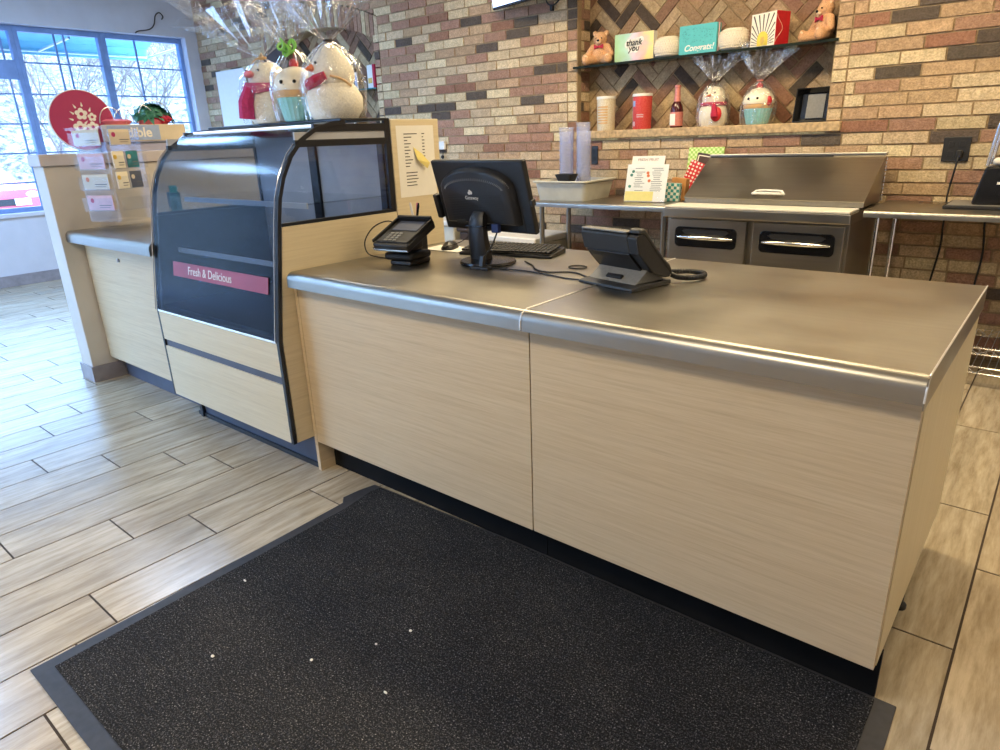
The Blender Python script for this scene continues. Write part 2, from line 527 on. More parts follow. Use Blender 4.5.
    def xf(self, mt):
        bmesh.ops.transform(self.bm, matrix=mt, verts=self.bm.verts[:])
        return self

    def build(self, name, mat, parent=None, smooth=False, bevel=0.0, seg=2, world=False, fix=True):
        bm = self.bm
        if fix:
            bmesh.ops.recalc_face_normals(bm, faces=bm.faces[:])
        if world and parent is not None:
            p = parent
            off = Vector((0, 0, 0))
            while p is not None:
                off += p.location
                p = p.parent
            bmesh.ops.translate(bm, verts=bm.verts[:], vec=-off)
        me = bpy.data.meshes.new(name)
        bm.to_mesh(me)
        bm.free()
        me.materials.append(M[mat] if isinstance(mat, str) else mat)
        o = bpy.data.objects.new(name, me)
        COL.objects.link(o)
        if parent is not None:
            o.parent = parent
        if smooth:
            for p in me.polygons:
                p.use_smooth = True
            me.set_sharp_from_angle(angle=R(38))
        if bevel:
            mo = o.modifiers.new('edge', 'BEVEL')
            mo.width = bevel
            mo.segments = seg
            mo.limit_method = 'ANGLE'
            mo.angle_limit = R(40)
        return o

def tag(o, label, cat, group=None):
    o['label'] = label
    o['category'] = cat
    if group:
        o['group'] = group
    return o

def thing(name, label, cat, loc=(0, 0, 0), rotz=0.0, group=None):
    o = bpy.data.objects.new(name, None)
    COL.objects.link(o)
    o.location = loc
    o.rotation_euler = (0, 0, rotz)
    o.empty_display_size = 0.05
    return tag(o, label, cat, group)

def struct(o):
    o['kind'] = 'structure'
    return o

def plabel(o, t):
    o['label'] = t
    return o

def text(name, s, size, mat, parent, loc, rot, align='LEFT', shear=0.0, ext=0.0004, width=None, bold=0.0, lead=1.0):
    cu = bpy.data.curves.new(name, 'FONT')
    cu.body = s
    cu.size = size
    cu.extrude = ext
    cu.align_x = align
    cu.align_y = 'CENTER'
    cu.shear = shear
    cu.space_line = lead
    cu.offset = bold
    tmp = bpy.data.objects.new(name, cu)
    me = bpy.data.meshes.new_from_object(tmp)
    bpy.data.objects.remove(tmp)
    bpy.data.curves.remove(cu)
    me.materials.clear()
    me.materials.append(M[mat])
    o = bpy.data.objects.new(name, me)
    COL.objects.link(o)
    o.parent = parent
    o.location = loc
    o.rotation_euler = rot
    return o

def arc(c, r, a0, a1, n):
    return [(c[0] + r * math.cos(a0 + (a1 - a0) * i / n), c[1] + r * math.sin(a0 + (a1 - a0) * i / n)) for i in range(n + 1)]

def smooth_path(pts, k=6):
    """Catmull-Rom through the points"""
    P = [Vector(p) for p in pts]
    out = []
    for i in range(len(P) - 1):
        p0, p1, p2, p3 = P[max(0, i - 1)], P[i], P[i + 1], P[min(len(P) - 1, i + 2)]
        for j in range(k):
            t = j / k
            out.append(0.5 * ((2 * p1) + (-p0 + p2) * t + (2 * p0 - 5 * p1 + 4 * p2 - p3) * t * t + (-p0 + 3 * p1 - 3 * p2 + p3) * t ** 3))
    out.append(P[-1])
    return out

# ------------------------------------------------------------------ camera
cam_d = bpy.data.cameras.new('camera')
cam = bpy.data.objects.new('camera', cam_d)
COL.objects.link(cam)
cam_d.sensor_width = 36
cam_d.lens = 670.68 / 1000 * 36
cam_d.clip_start = 0.05
cx_, cy_, cz_ = Vector((0.76939, 0.63784, -0.03462)), Vector((0.18794, -0.27784, -0.94206)), Vector((-0.61051, 0.7183, -0.33364))
mw = Matrix(((cx_.x, -cy_.x, -cz_.x, 0.163), (cx_.y, -cy_.y, -cz_.y, -1.5765), (cx_.z, -cy_.z, -cz_.z, 1.4214), (0, 0, 0, 1)))
loc, rot, _ = mw.decompose()
cam.location = loc
cam.rotation_euler = rot.to_euler()
scene.camera = cam

# ------------------------------------------------------------------ floor
XL, XR, YF, YB, ZC = -9.05, 2.6, -4.6, 3.4, 3.22
PW, PL, G = 0.2315, 0.893, 0.0068
phase = {-1: 0.883, 0: 0.405, 9: -0.142, 10: -0.57, 11: -0.787, 12: -1.125, 13: -0.351, 14: -0.555, 15: -0.789, 16: -0.196,
         17: -0.612, 18: -0.393, 19: -0.544, 21: -0.265}
mb = MB(True)
fr = random.Random(3)
for k in range(-11, 41):
    x1 = 0.139 - k * PW
    x0 = x1 - PW
    x0c, x1c = max(x0 + G / 2, XL), min(x1 - G / 2, XR)
    if x1c - x0c < 0.01:
        continue
    ph = phase.get(k, fr.uniform(0, PL))
    j0 = math.floor((YF - ph) / PL)
    for j in range(j0, j0 + 12):
        y0, y1 = ph + j * PL + G / 2, ph + (j + 1) * PL - G / 2
        y0, y1 = max(y0, YF), min(y1, YB + 0.1)
        if y1 - y0 < 0.01:
            continue
        t = fr.uniform(0.88, 1.08)
        w = fr.uniform(-0.02, 0.02)
        c = srgb(192, 179, 156)
        c = (c[0] * t * (1 + w), c[1] * t, c[2] * t * (1 - w), 1)
        mb.box(x0c, x1c, y0, y1, -0.02, 0.0, c, (fr.uniform(0, 40), fr.uniform(0, 40), fr.uniform(0, 40)))
floor = struct(mb.build('floor', 'plank'))
g = MB()
g.box(XL, XR, YF, YB + 0.1, -0.03, -0.0025)
g.build('floor_grout', 'grout', floor)

# ------------------------------------------------------------------ brick back wall with two alcoves
BL, BH, MO = 0.254, 0.0762, 0.011
PAL = [(0.27, (216, 196, 162)), (0.20, (198, 170, 138)), (0.24, (178, 142, 122)), (0.09, (160, 120, 100)), (0.09, (102, 92, 84)), (0.11, (228, 210, 174))]
br = random.Random(11)
def brick_tone():
    u = br.random()
    for p, c in PAL:
        if u < p:
            break
        u -= p
    f = br.uniform(0.88, 1.1)
    c = srgb(*c)
    return (c[0] * f, c[1] * f * br.uniform(0.97, 1.03), c[2] * f, 1)

AX0, AX1 = -3.13, -1.19                      # right alcove
LX0, LX1 = -7.52, -5.585                     # left alcove
AC, AR_OUT, AR_IN, AZ = -6.55, 2.70, 2.49, 0.113
SILL0, SILL1 = 1.385, 1.445
def arch_out(z):
    h = z - AZ
    if h >= AR_OUT:
        return None
    d = math.sqrt(AR_OUT ** 2 - h * h)
    return d
def holes(z):
    """x intervals without wall face at this height"""
    hs = []
    if z > SILL0:
        hs.append((AX0, AX1))
        d = arch_out(z)
        if d is not None:
            e = min(d, 1.05)
            hs.append((AC - e, AC + e) if e < 1.05 and e > 0 else (LX0 - 0.08, LX1 + 0.08))
    return hs
def cut(x0, x1, hs):
    segs = [(x0, x1)]
    for a, b in hs:
        ns = []
        for s, e in segs:
            if b <= s or a >= e:
                ns.append((s, e))
            else:
                if a > s:
                    ns.append((s, a))
                if b < e:
                    ns.append((b, e))
        segs = ns
    return segs

wb = MB(True)
wm = MB()
rows = int(ZC / BH) + 1
for r in range(rows):
    z0 = r * BH
    z1 = min(z0 + BH, ZC)
    zm = (z0 + z1) / 2
    off = (BL / 2 if r % 2 else 0) + br.uniform(-0.03, 0.03)
    slices = 4 if zm > 2.2 else 1
    edges = []
    x = XL - off
    while x < XR:
        edges.append(x)
        x += BL * br.choice([1, 1, 1, 1, 0.94, 1.05])
    edges.append(XR + 0.3)
    # quoin strips beside the alcoves
    marks = [AX0 - 0.095, AX0, AX1, AX1 + 0.092] if zm > SILL0 else []
    if SILL0 < zm < 2.5:
        marks += [LX1, LX1 + 0.085]
    for m_ in marks:
        edges = [e for e in edges if abs(e - m_) > 0.045] + [m_]
    edges.sort()
    if len(marks) >= 4:
        edges = [e for e in edges if not (AX0 - 0.095 < e < AX0) and not (AX1 < e < AX1 + 0.092)]
    for e0, e1 in zip(edges[:-1], edges[1:]):
        a, b = max(e0, XL), min(e1, XR)
        if b - a < 0.02:
            continue
        tone = brick_tone()
        d = br.uniform(-0.003, 0.003)
        for s in range(slices):
            zs0 = z0 + MO / 2 + (z1 - z0 - MO) * s / slices
            zs1 = z0 + MO / 2 + (z1 - z0 - MO) * (s + 1) / slices
            for p, q in cut(a + MO / 2, b - MO / 2, holes((zs0 + zs1) / 2)):
                if q - p > 0.012:
                    wb.box(p, q, YB + d, YB + 0.05, zs0, zs1, tone)
    for s in range(slices):
        zs0, zs1 = z0 + (z1 - z0) * s / slices, z0 + (z1 - z0) * (s + 1) / slices
        for p, q in cut(XL - 0.2, XR + 0.2, holes((zs0 + zs1) / 2)):
            wm.box(p, q, YB + 0.008, YB + 0.06, zs0, zs1)
# soldier course that follows the arch of the left alcove, with the quoins under it
n = 34
for i in range(n):
    xa = AC - 1.05 + 2.10 * i / n
    xb = AC - 1.05 + 2.10 * (i + 1) / n
    zo = lambda x: AZ + math.sqrt(AR_OUT ** 2 - (x - AC) ** 2)
    zi = lambda x: AZ + math.sqrt(AR_IN ** 2 - (x - AC) ** 2)
    tone = brick_tone()
    tone = tuple(c * 0.85 for c in tone[:3]) + (1,)
    pts = [(xa + 0.004, zi(xa)), (xb - 0.004, zi(xb)), (xb - 0.004, zo(xb) - 0.012), (xa + 0.004, zo(xa) - 0.012)]
    v0 = wb.ring([(u, YB + 0.004, v) for u, v in pts])
    v1 = wb.ring([(u, YB + 0.06, v) for u, v in pts])
    nf = len(wb.bm.faces)
    wb.skin([v0, v1])
    wb.bm.faces.ensure_lookup_table()
    wb._color(wb.bm.faces[nf:], tone, None)
for r in range(int(SILL1 / BH), 33):
    z0, z1 = max(r * BH + MO / 2, SILL0), r * BH + BH - MO / 2
    if z0 > AZ + math.sqrt(AR_IN ** 2 - 0.97 ** 2):
        continue
    for a, b in ((LX1, LX1 + 0.078), (LX0 - 0.078, LX0)):
        wb.box(a, b, YB + 0.003, YB + 0.06, z0, z1, brick_tone())
wall_back = struct(wb.build('wall_back', 'brick'))
o = wm.build('mortar', 'mortar', wall_back)

def herringbone(x0, x1, z0, z1, yb, name):
    W, n3, t = 0.082, 3, 0.010
    mbh = MB(True)
    cxm, czm = (x0 + x1) / 2, (z0 + z1) / 2
    ca, sa = math.cos(R(45)), math.sin(R(45))
    ext = int((max(x1 - x0, z1 - z0) * 0.75) / W) + 4
    seen = set()
    def add(u0, u1, v0, v1):
        pts = [(u0 + t / 2, v0 + t / 2), (u1 - t / 2, v0 + t / 2), (u1 - t / 2, v1 - t / 2), (u0 + t / 2, v1 - t / 2)]
        q = [(cxm + u * ca - v * sa, czm + u * sa + v * ca) for u, v in pts]
        mx, mz = sum(p[0] for p in q) / 4, sum(p[1] for p in q) / 4
        if not (x0 - 0.06 < mx < x1 + 0.06 and z0 - 0.06 < mz < z1 + 0.1):
            return
        d = br.uniform(-0.003, 0.003)
        a = mbh.ring([(p[0], yb + d, p[1]) for p in q])
        b = mbh.ring([(p[0], yb + 0.04, p[1]) for p in q])
        nf = len(mbh.bm.faces)
        mbh.skin([a, b])
        mbh.bm.faces.ensure_lookup_table()
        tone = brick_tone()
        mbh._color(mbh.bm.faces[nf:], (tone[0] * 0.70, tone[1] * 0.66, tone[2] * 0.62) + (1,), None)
    for k in range(-ext * 2, ext * 2):
        for j in range(-ext, ext):
            u = k + 2 * n3 * j
            if abs(u) < ext * 1.6 and abs(k) < ext * 1.6:
                add(u * W, (u + n3) * W, k * W, (k + 1) * W)
            v = k - 2 * n3 + 1 + 2 * n3 * j
            if abs(v) < ext * 1.6 and abs(k) < ext * 1.6:
                add(k * W, (k + 1) * W, v * W, (v + n3) * W)
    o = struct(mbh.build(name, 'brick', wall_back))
    m_ = MB()
    m_.box(x0 - 0.08, x1 + 0.08, yb + 0.008, yb + 0.05, z0 - 0.1, z1 + 0.1)
    m_.build('mortar', 'mortar', o)
    return o
AD = YB + 0.205
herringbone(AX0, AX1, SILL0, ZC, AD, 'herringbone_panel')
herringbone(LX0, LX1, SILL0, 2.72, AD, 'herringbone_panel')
jb = MB(True)
jm = MB()
for x0, x1, zt, vis in ((AX0 - 0.05, AX0 - 0.002, ZC, 1), (AX1 + 0.002, AX1 + 0.05, ZC, 1), (LX0 - 0.05, LX0 - 0.002, 2.5, 1), (LX1 + 0.002, LX1 + 0.05, 2.5, 1)):
    for r in range(int(SILL0 / BH), int(zt / BH) + 1):
        z0, z1 = r * BH + MO / 2, min(r * BH + BH - MO / 2, zt)
        ys = [YB + 0.062, YB + 0.115, YB + 0.2] if r % 2 else [YB + 0.062, YB + 0.2]
        for a, b in zip(ys[:-1], ys[1:]):
            if z1 - z0 > 0.01:
                jb.box(x0, x1, a, b - MO, z0, z1, brick_tone())
    jm.box(x0 + (0.0 if x1 > x0 + 1 else 0.0), x1 - 0.008 if x0 < AX0 and x1 <= AX0 or x1 <= LX0 else x1, YB + 0.06, YB + 0.21, SILL0, zt)
jo = jb.build('alcove_jambs', 'brick', wall_back)
jm.build('mortar', 'mortar', jo)
# alcove soffit of the arch
sf = MB()
pts = [(AC - 1.05 + 2.1 * i / 24, AZ + math.sqrt(AR_IN ** 2 - (-1.05 + 2.1 * i / 24) ** 2)) for i in range(25)]
sf.shell(pts, 'y', YB + 0.062, AD, 0.02)
sf.build('arch_soffit', 'mortar', wall_back)
for nm, (a, b) in (('trim_1', (AX0 - 0.005, AX1 + 0.1)), ('trim_2', (LX0 - 0.08, LX1 + 0.08))):
    s = MB()
    nx = 40
    vs = []
    s.box(a, b, YB - 0.035, AD, SILL0, SILL1)
    o = struct(s.build(nm, 'stone', bevel=0.006))
    o['label'] = 'tan rough stone sill'

# ------------------------------------------------------------------ other walls, ceiling
def wall_with_openings(name, axis, c0, c1, a0, a1, z1, ops, mat):
    """axis 'x': wall in the y-z plane between x=c0..c1; openings (a0,a1,z0,z1)"""
    w = MB()
    def bx(p, q, za, zb):
        if q - p < 1e-4 or zb - za < 1e-4:
            return
        if axis == 'x':
            w.box(c0, c1, p, q, za, zb)
        else:
            w.box(p, q, c0, c1, za, zb)
    cur = a0
    for p, q, za, zb in sorted(ops):
        bx(cur, p, 0, z1)
        bx(p, q, 0, za)
        bx(p, q, zb, z1)
        cur = q
    bx(cur, a1, 0, z1)
    return struct(w.build(name, mat))
WZ0, WZ1 = 0.80, 2.77
wall_with_openings('wall_left', 'x', XL - 0.2, XL, YF - 0.2, YB + 0.06, ZC, [(-0.3, 3.245, WZ0, WZ1), (-4.2, -0.75, 0.3, WZ1)], 'wall_paint')
wall_with_openings('wall_front', 'y', YF - 0.2, YF, XL, XR + 0.2, ZC, [(-8.6, -5.2, 0.3, 2.7)], 'wall_paint')
wall_with_openings('wall_right', 'x', XR, XR + 0.2, YF, YB + 0.06, ZC, [], 'wall_paint')
c = MB()
c.box(XL - 0.2, XR + 0.2, YF - 0.2, YB + 0.3, ZC, ZC + 0.12)
struct(c.build('ceiling', 'ceiling'))
b = MB()
b.box(XL, XL + 0.015, YF + 0.02, YB - 0.01, 0, 0.125)
struct(b.build('baseboard_left', 'base_tile', bevel=0.003))
b = MB()
b.box(XL + 0.02, XL + 4.3, YB - 0.016, YB - 0.004, 0, 0.125)
struct(b.build('baseboard_back', 'base_tile', bevel=0.003))
b = MB()
b.box(XL - 0.19, XL + 0.03, -0.32, 3.26, WZ0 - 0.045, WZ0 - 0.001)
struct(b.build('trim_3', 'wall_paint', bevel=0.006))

def window(name, y0, y1, z0, z1, vert, horiz, rails=(), x=XL - 0.155):
    f = MB()
    w = 0.045
    f.box(x - 0.04, x + 0.04, y0, y0 + w, z0, z1)
    f.box(x - 0.04, x + 0.04, y1 - w, y1, z0, z1)
    f.box(x - 0.04, x + 0.04, y0 + w, y1 - w, z0, z0 + 0.05)
    f.box(x - 0.04, x + 0.04, y0 + w, y1 - w, z1 - 0.06, z1)
    for a, b_ in rails:
        f.box(x - 0.038, x + 0.045, y0 + w, y1 - w, a, b_)
    o = struct(f.build(name, 'frame_blue', bevel=0.004))
    m_ = MB()
    for v in vert:
        m_.box(x - 0.014, x + 0.006, v - 0.009, v + 0.009, z0 + 0.05, z1 - 0.06)
    for h in horiz:
        m_.box(x - 0.012, x + 0.005, y0 + w, y1 - w, h - 0.008, h + 0.008)
    if vert or horiz:
        m_.build('muntins', 'frame_blue', o)
    p = MB()
    p.box(x + 0.010, x + 0.016, y0 + w, y1 - w, z0 + 0.05, z1 - 0.06)
    p.build('pane', 'glass', o)
    return o
hz = [1.12, 1.44, 1.755, 2.07, 2.40]
window('window_1', -0.3, 1.345, WZ0, WZ1, [1.22, 0.5, -0.05], [1.12, 1.44, 1.755, 2.07], [(2.22, 2.415)])
window('window_2', 1.345, 2.265, WZ0, WZ1, [1.76, 1.86], hz)
window('window_3', 2.265, 3.245, WZ0, WZ1, [2.66], hz)
window('window_4', -4.2, -2.475, 0.3, WZ1, [-3.3], [1.1, 1.9])
window('window_5', -2.475, -0.75, 0.3, WZ1, [-1.6], [1.1, 1.9])
# plain storefront windows behind the camera
for i, (a, b_) in enumerate(((-8.6, -5.2),)):
    f = MB()
    for u0, u1, z0, z1 in ((a, a + 0.06, 0.3, 2.7), (b_ - 0.06, b_, 0.3, 2.7), ((a + b_) / 2 - 0.03, (a + b_) / 2 + 0.03, 0.3, 2.7), (a, b_, 0.3, 0.36), (a, b_, 2.64, 2.7)):
        f.box(u0, u1, YF - 0.14, YF - 0.06, z0, z1)
    o = struct(f.build('window_%d' % (6 + i), 'frame_blue'))
    p = MB()
    p.box(a + 0.06, b_ - 0.06, YF - 0.103, YF - 0.097, 0.36, 2.64)
    p.build('pane', 'glass', o)

# ------------------------------------------------------------------ ceiling lights and added cool fill panels
LIGHTS = [(-2.9, 1.7), (-1.2, 1.7), (0.5, 1.7), (-1.3, -2.2), (-5.2, -3.2), (-7.0, -3.2), (-6.6, 0.9), (-6.6, -1.2)]
LW = (50.0, 64.0, 66.0)
def area_light(name, c, sx, sy, watts, col):
    ld = bpy.data.lights.new(name, 'AREA')
    ld.shape = 'RECTANGLE'
    ld.size, ld.size_y = sx, sy
    ld.energy = watts
    ld.color = col
    lo = bpy.data.objects.new(name, ld)
    COL.objects.link(lo)
    lo.location = c
    return lo
LLAB = ['warm ceiling panel light over the aisle behind the monitor', 'warm ceiling panel light over the aisle before the prep fridge', 'warm ceiling panel light over the aisle by the right work table',
        'warm ceiling panel light over the floor mat', 'added cool fill panel by the front windows, nearer the mat',
        'added cool fill panel by the front windows, in the far corner', 'added cool fill panel near the arched brick niche', 'added cool fill panel over the open floor by the left windows']
for i, (x, y) in enumerate(LIGHTS):
    cool = i > 3  # cool panels are added fill, bringing bluish light to the left side
    t = thing('ceiling_light', LLAB[i], 'ceiling light', (x, y, ZC), group='added cool fill panels' if cool else 'warm ceiling panel lights')
    f = MB()
    for a in ((-0.62, 0.62, -0.32, -0.29), (-0.62, 0.62, 0.29, 0.32), (-0.62, -0.59, -0.29, 0.29), (0.59, 0.62, -0.29, 0.29)):
        f.box(*a, -0.03, 0)
    f.build('frame', 'light_frame', t)
    d = MB()
    d.box(-0.59, 0.59, -0.29, 0.29, -0.016, -0.008)
    d.build('diffuser', 'lamp_fill_cool' if cool else 'lamp_white' if y < 0 else 'lamp', t)
    area_light('panel_lamp', (x, y, ZC - 0.03), 1.16, 0.56, LW[2] if cool else LW[1] if y < 0 else LW[0], (0.34, 0.60, 1.0) if cool else (1.0, 0.84, 0.60) if y < 0 else (1.0, 0.80, 0.49))

# ------------------------------------------------------------------ outside
gm = MB()
gm.box(-70, XL - 0.22, -40, 60, -0.25, -0.12)
gm.box(XL - 0.2, XR + 0.4, -40, YF - 0.22, -0.25, -0.12)
struct(gm.build('ground', 'asphalt'))
h = MB()
hr = random.Random(5)
nx, ny = 26, 60
grid = []
for i in range(nx + 1):
    row = []
    for j in range(ny + 1):
        x = -23 - 40 * i / nx
        y = -35 + 90 * j / ny
        u = i / nx
        row.append(h.bm.verts.new((x, y, -0.2 + 15 * (u ** 0.8) + (hr.uniform(-0.35, 0.35) if i else 0))))
    grid.append(row)
for i in range(nx):
    for j in range(ny):
        h.bm.faces.new((grid[i][j], grid[i][j + 1], grid[i + 1][j + 1], grid[i + 1][j]))
struct(h.build('hill', 'hill', smooth=True))

def tree(name, label, base, height, seed):
    r = random.Random(seed)
    m_ = MB()
    def branch(p, d, L, rad, lev):
        k = 4
        pts = [Vector(p)]
        dd = Vector(d)
        for i in range(k):
            dd = (dd + Vector((r.uniform(-.16, .16), r.uniform(-.16, .16), r.uniform(-.03, .12)))).normalized()
            pts.append(pts[-1] + dd * (L / k))
        m_.tube(pts, [rad * (1 - 0.55 * i / k) for i in range(k + 1)], 5 if lev else 8)
        if lev >= 4:
            return
        for i in range(6 if lev < 3 else 4):
            q = pts[r.randint(1 if lev else 2, k)]
            nd = (dd * 0.6 + Vector((r.uniform(-1, 1), r.uniform(-1, 1), r.uniform(-0.1, 0.9)))).normalized()
            branch(q, nd, L * r.uniform(0.48, 0.68), rad * 0.48, lev + 1)
    branch(base, (0, 0, 1), height * 0.42, 0.055, 0)
    return tag(m_.build(name, 'bark'), label, 'tree', 'bare trees outside the window')
tree('bare_tree', 'bare leafless tree outside, right of the round red sign', (-19.5, 6.3, -0.14), 7.5, 1)
tree('bare_tree', 'bare leafless tree outside, behind the round red sign', (-20.5, 5.0, -0.14), 7.0, 2)
tree('bare_tree', 'bare leafless tree outside beside the white window reveal', (-21, 8.2, -0.14), 8.5, 3)
tree('bare_tree', 'bare leafless tree outside behind the parked red car', (-21.5, 3.4, -0.14), 6.8, 4)

# teal awning above the window, outside
a = MB()
prof = [(-9.27, 3.15), (-10.35, 2.78)]
a.prism([(-9.27, 3.17), (-10.40, 2.80), (-10.40, 2.62), (-10.38, 2.62), (-10.38, 2.775), (-9.27, 3.13)], 'y', -5.0, 3.35)
# prism axis 'y' takes (x,z)
aw = tag(a.build('awning', 'awning'), 'teal fabric awning outside above the left window', 'awning')
a = MB()
for y in (-5.0, -0.2, 1.95, 3.33):
    a.tube([(-9.28, y, 2.70), (-10.36, y, 2.66)], 0.015, 6)
a.tube([(-10.36, -5.0, 2.66), (-10.36, 3.33, 2.66)], 0.015, 6)
a.build('awning_frame', 'wire', aw)

# parked red car seen through the window (its nose towards the shop)
def car():
    t = thing('parked_car', 'red car parked outside the lower left of the window', 'car', (-18.2, 3.15, -0.12), R(4))
    W = 0.86
    body = [(0, 0.30), (0.02, 0.62), (0.10, 0.80), (0.9, 0.98), (1.2, 1.02), (3.6, 1.04), (4.25, 0.95), (4.35, 0.45), (4.3, 0.28), (0.1, 0.22)]
    m_ = MB()
    rings = []
    for y, s in ((-W, 0.93), (-W * 0.85, 1.0), (W * 0.85, 1.0), (W, 0.93)):
        rings.append(m_.ring([(-u * 1.0 + (0.04 if s < 1 else 0) * (-1), y, 0.25 + (v - 0.25) * s) for u, v in body]))
    m_.skin(rings)
    m_.build('body', 'car_red', t, smooth=True)
    m_ = MB()
    cab = [(1.05, 1.0), (1.85, 1.43), (3.2, 1.45), (4.0, 1.02)]
    r0 = m_.ring([(-u, -0.80, v) for u, v in cab])
    r1 = m_.ring([(-u - 0.05, -0.62, v + 0.02) if v > 1.2 else (-u, -0.78, v) for u, v in cab])
    r2 = m_.ring([(-u - 0.05, 0.62, v + 0.02) if v > 1.2 else (-u, 0.78, v) for u, v in cab])
    m_.skin([r1, r2])
    m_.build('windshield', 'car_glass', t, smooth=True)
    m_ = MB()
    m_.prism([(-1.75, 1.44), (-1.86, 1.48), (-3.2, 1.5), (-3.3, 1.46)], 'y', -0.6, 0.6)
    m_.build('roof', 'car_red', t)
    m_ = MB()
    m_.box(-0.03, 0.05, -0.78, 0.78, 0.28, 0.42)
    m_.build('bumper', 'grey_light', t, bevel=0.02)
    m_ = MB()
    m_.box(-0.02, 0.03, -0.5, 0.5, 0.48, 0.62)
    m_.build('grille', 'black', t)
    m_ = MB()
    m_.box(0.03, 0.045, 0.24, 0.56, 0.47, 0.62)
    m_.build('licence_plate', 'white', t)
    for s in (-1, 1):
        m_ = MB()
        m_.ball((-0.07, s * 0.66, 0.68), (0.08, 0.15, 0.08), 12, 8)
        m_.build('headlight', 'white', t, smooth=True)
    for u in (0.85, 3.5):
        for s in (-1, 1):
            m_ = MB()
            m_.cyl((-u, s * 0.72, 0.31), (-u, s * 0.88, 0.31), 0.31, n=24)
            m_.build('wheel', 'black', t, bevel=0.03)
car()

# ------------------------------------------------------------------ service counter: two cabinets, two steel tops
TOP = 0.930
def cab(label, x0, x1, root_x):
    t = thing('counter_cabinet', label, 'counter cabinet', (root_x, 0.5, 0), group=None)
    p = MB(); p.box(x0 + 0.002, x1 - 0.002, 0, 0.019, 0.148, 0.866)
    p.build('front_panel', 'laminate', t, bevel=0.0012, world=True)
    return t
t = cab('pale oak right counter cabinet beside the open aisle, under the desk phone', -1.053, 0, -0.52)
p = MB(); p.box(-0.019, 0.0, 0.021, 0.955, 0.148, 0.866); p.build('end_panel', 'laminate_side', t, bevel=0.0012, world=True)
p = MB(); p.box(-1.051, 0.003, 0.080, 0.095, 0.0, 0.148); p.build('toe_kick', 'kick', t, world=True)
p = MB(); p.box(-1.05, -0.02, 0.096, 0.955, 0.148, 0.166); p.build('bottom_panel', 'kick', t, world=True)
p = MB(); p.box(-1.05, -0.02, 0.93, 0.95, 0.166, 0.866); p.build('back_panel', 'kick', t, world=True)  # black sheet standing in for the shade of open shelves
for y in (0.52,):
    p = MB(); p.lathe([(0.022, 0), (0.022, 0.012), (0.012, 0.02), (0.012, 0.148)], (-0.024, y, 0), 16)
    p.build('leveling_foot', 'black', t, smooth=True, world=True)
t = cab('pale oak left counter cabinet under the monitor, beside the display case', -2.277, -1.053, -1.66)
p = MB(); p.box(-2.299, -2.278, 0.0, 0.085, 0.0, 0.866); p.box(-2.299, -2.278, 0.085, 0.955, 0.0, 0.866)
p.build('side_panel', 'laminate', t, bevel=0.001, world=True)
p = MB(); p.box(-2.277, -1.055, 0.080, 0.095, 0.0, 0.148); p.build('toe_kick', 'kick', t, world=True)
p = MB(); p.box(-2.277, -1.055, 0.096, 0.955, 0.148, 0.166); p.build('bottom_panel', 'kick', t, world=True)
p = MB(); p.box(-2.277, -1.055, 0.93, 0.95, 0.166, 0.866); p.build('back_panel', 'kick', t, world=True)  # black again for the shade inside open shelves
p = MB(); p.box(-1.0562, -1.0532, 0.012, 0.016, 0.15, 0.866); p.build('seam_strip', 'kick', t, world=True)

def top_profile(yb, yf, zt, zl, r):
    """steel top with a rolled front edge, (y,z)"""
    pts = [(yb, zt - 0.03), (yb, zt), (yf + r, zt)]
    pts += arc((yf + r, zt - r), r, PI / 2, PI, 8)[1:]
    pts += [(yf, zl), (yf + 0.012, zl), (yf + 0.012, zl + 0.002), (yf + 0.0435, zl + 0.002), (yf + 0.0435, zt - 0.03)]
    return pts
def steel_top(label, x0, x1):
    t = thing('countertop', label, 'countertop', ((x0 + x1) / 2, 0.5, 0.868))
    p = MB(); p.prism(top_profile(0.985, -0.045, TOP, 0.868, 0.032), 'x', x0, x1)
    p.build('top_sheet', 'steel_top', t, smooth=True, world=True)
    return t
t = steel_top('brushed steel countertop right of the pale seam, with the phone on it', -1.0495, 0.001)
p = MB(); p.box(0.0012, 0.0042, -0.043, 0.985, 0.857, TOP - 0.001); p.build('end_lip', 'steel_top', t, world=True)
p = MB(); p.tube([(0.0030, -0.046, 0.875), (0.0030, -0.045, 0.90), (0.0030, -0.037, 0.92), (0.0030, -0.015, 0.9295), (0.0030, 0.1, 0.9305), (0.0030, 0.985, 0.9305)], 0.0024, 6)
p.build('polished_edge', 'weld', t, world=True)
p = MB(); p.tube([(-1.051, -0.0465, 0.872), (-1.051, -0.0465, 0.898), (-1.051, -0.037, 0.9215), (-1.051, -0.012, 0.9305), (-1.051, 0.3, 0.9305), (-1.051, 0.985, 0.9305)], 0.003, 6)
p.build('seam_bead', 'weld', t, world=True)
t = steel_top('brushed steel countertop left of the pale seam, with the monitor on it', -2.270, -1.0525)

# ------------------------------------------------------------------ left end: half wall, small cabinet and top
hw = MB(); hw.box(-4.73, -4.557, -0.115, 1.5, 0.0, 1.352)
hwo = struct(hw.build('wall_divider', 'pony_paint', bevel=0.004))
p = MB(); p.box(-4.745, -4.542, -0.13, 1.5, 1.352, 1.42); p.build('wall_cap', 'cap', hwo, bevel=0.004)
p = MB(); p.box(-4.742, -4.731, -0.127, 1.5, 0, 0.105); p.box(-4.742, -4.545, -0.127, -0.116, 0, 0.105); p.box(-4.556, -4.545, -0.116, 0.08, 0, 0.105)
p.build('baseboard', 'base_tile', hwo, bevel=0.002)

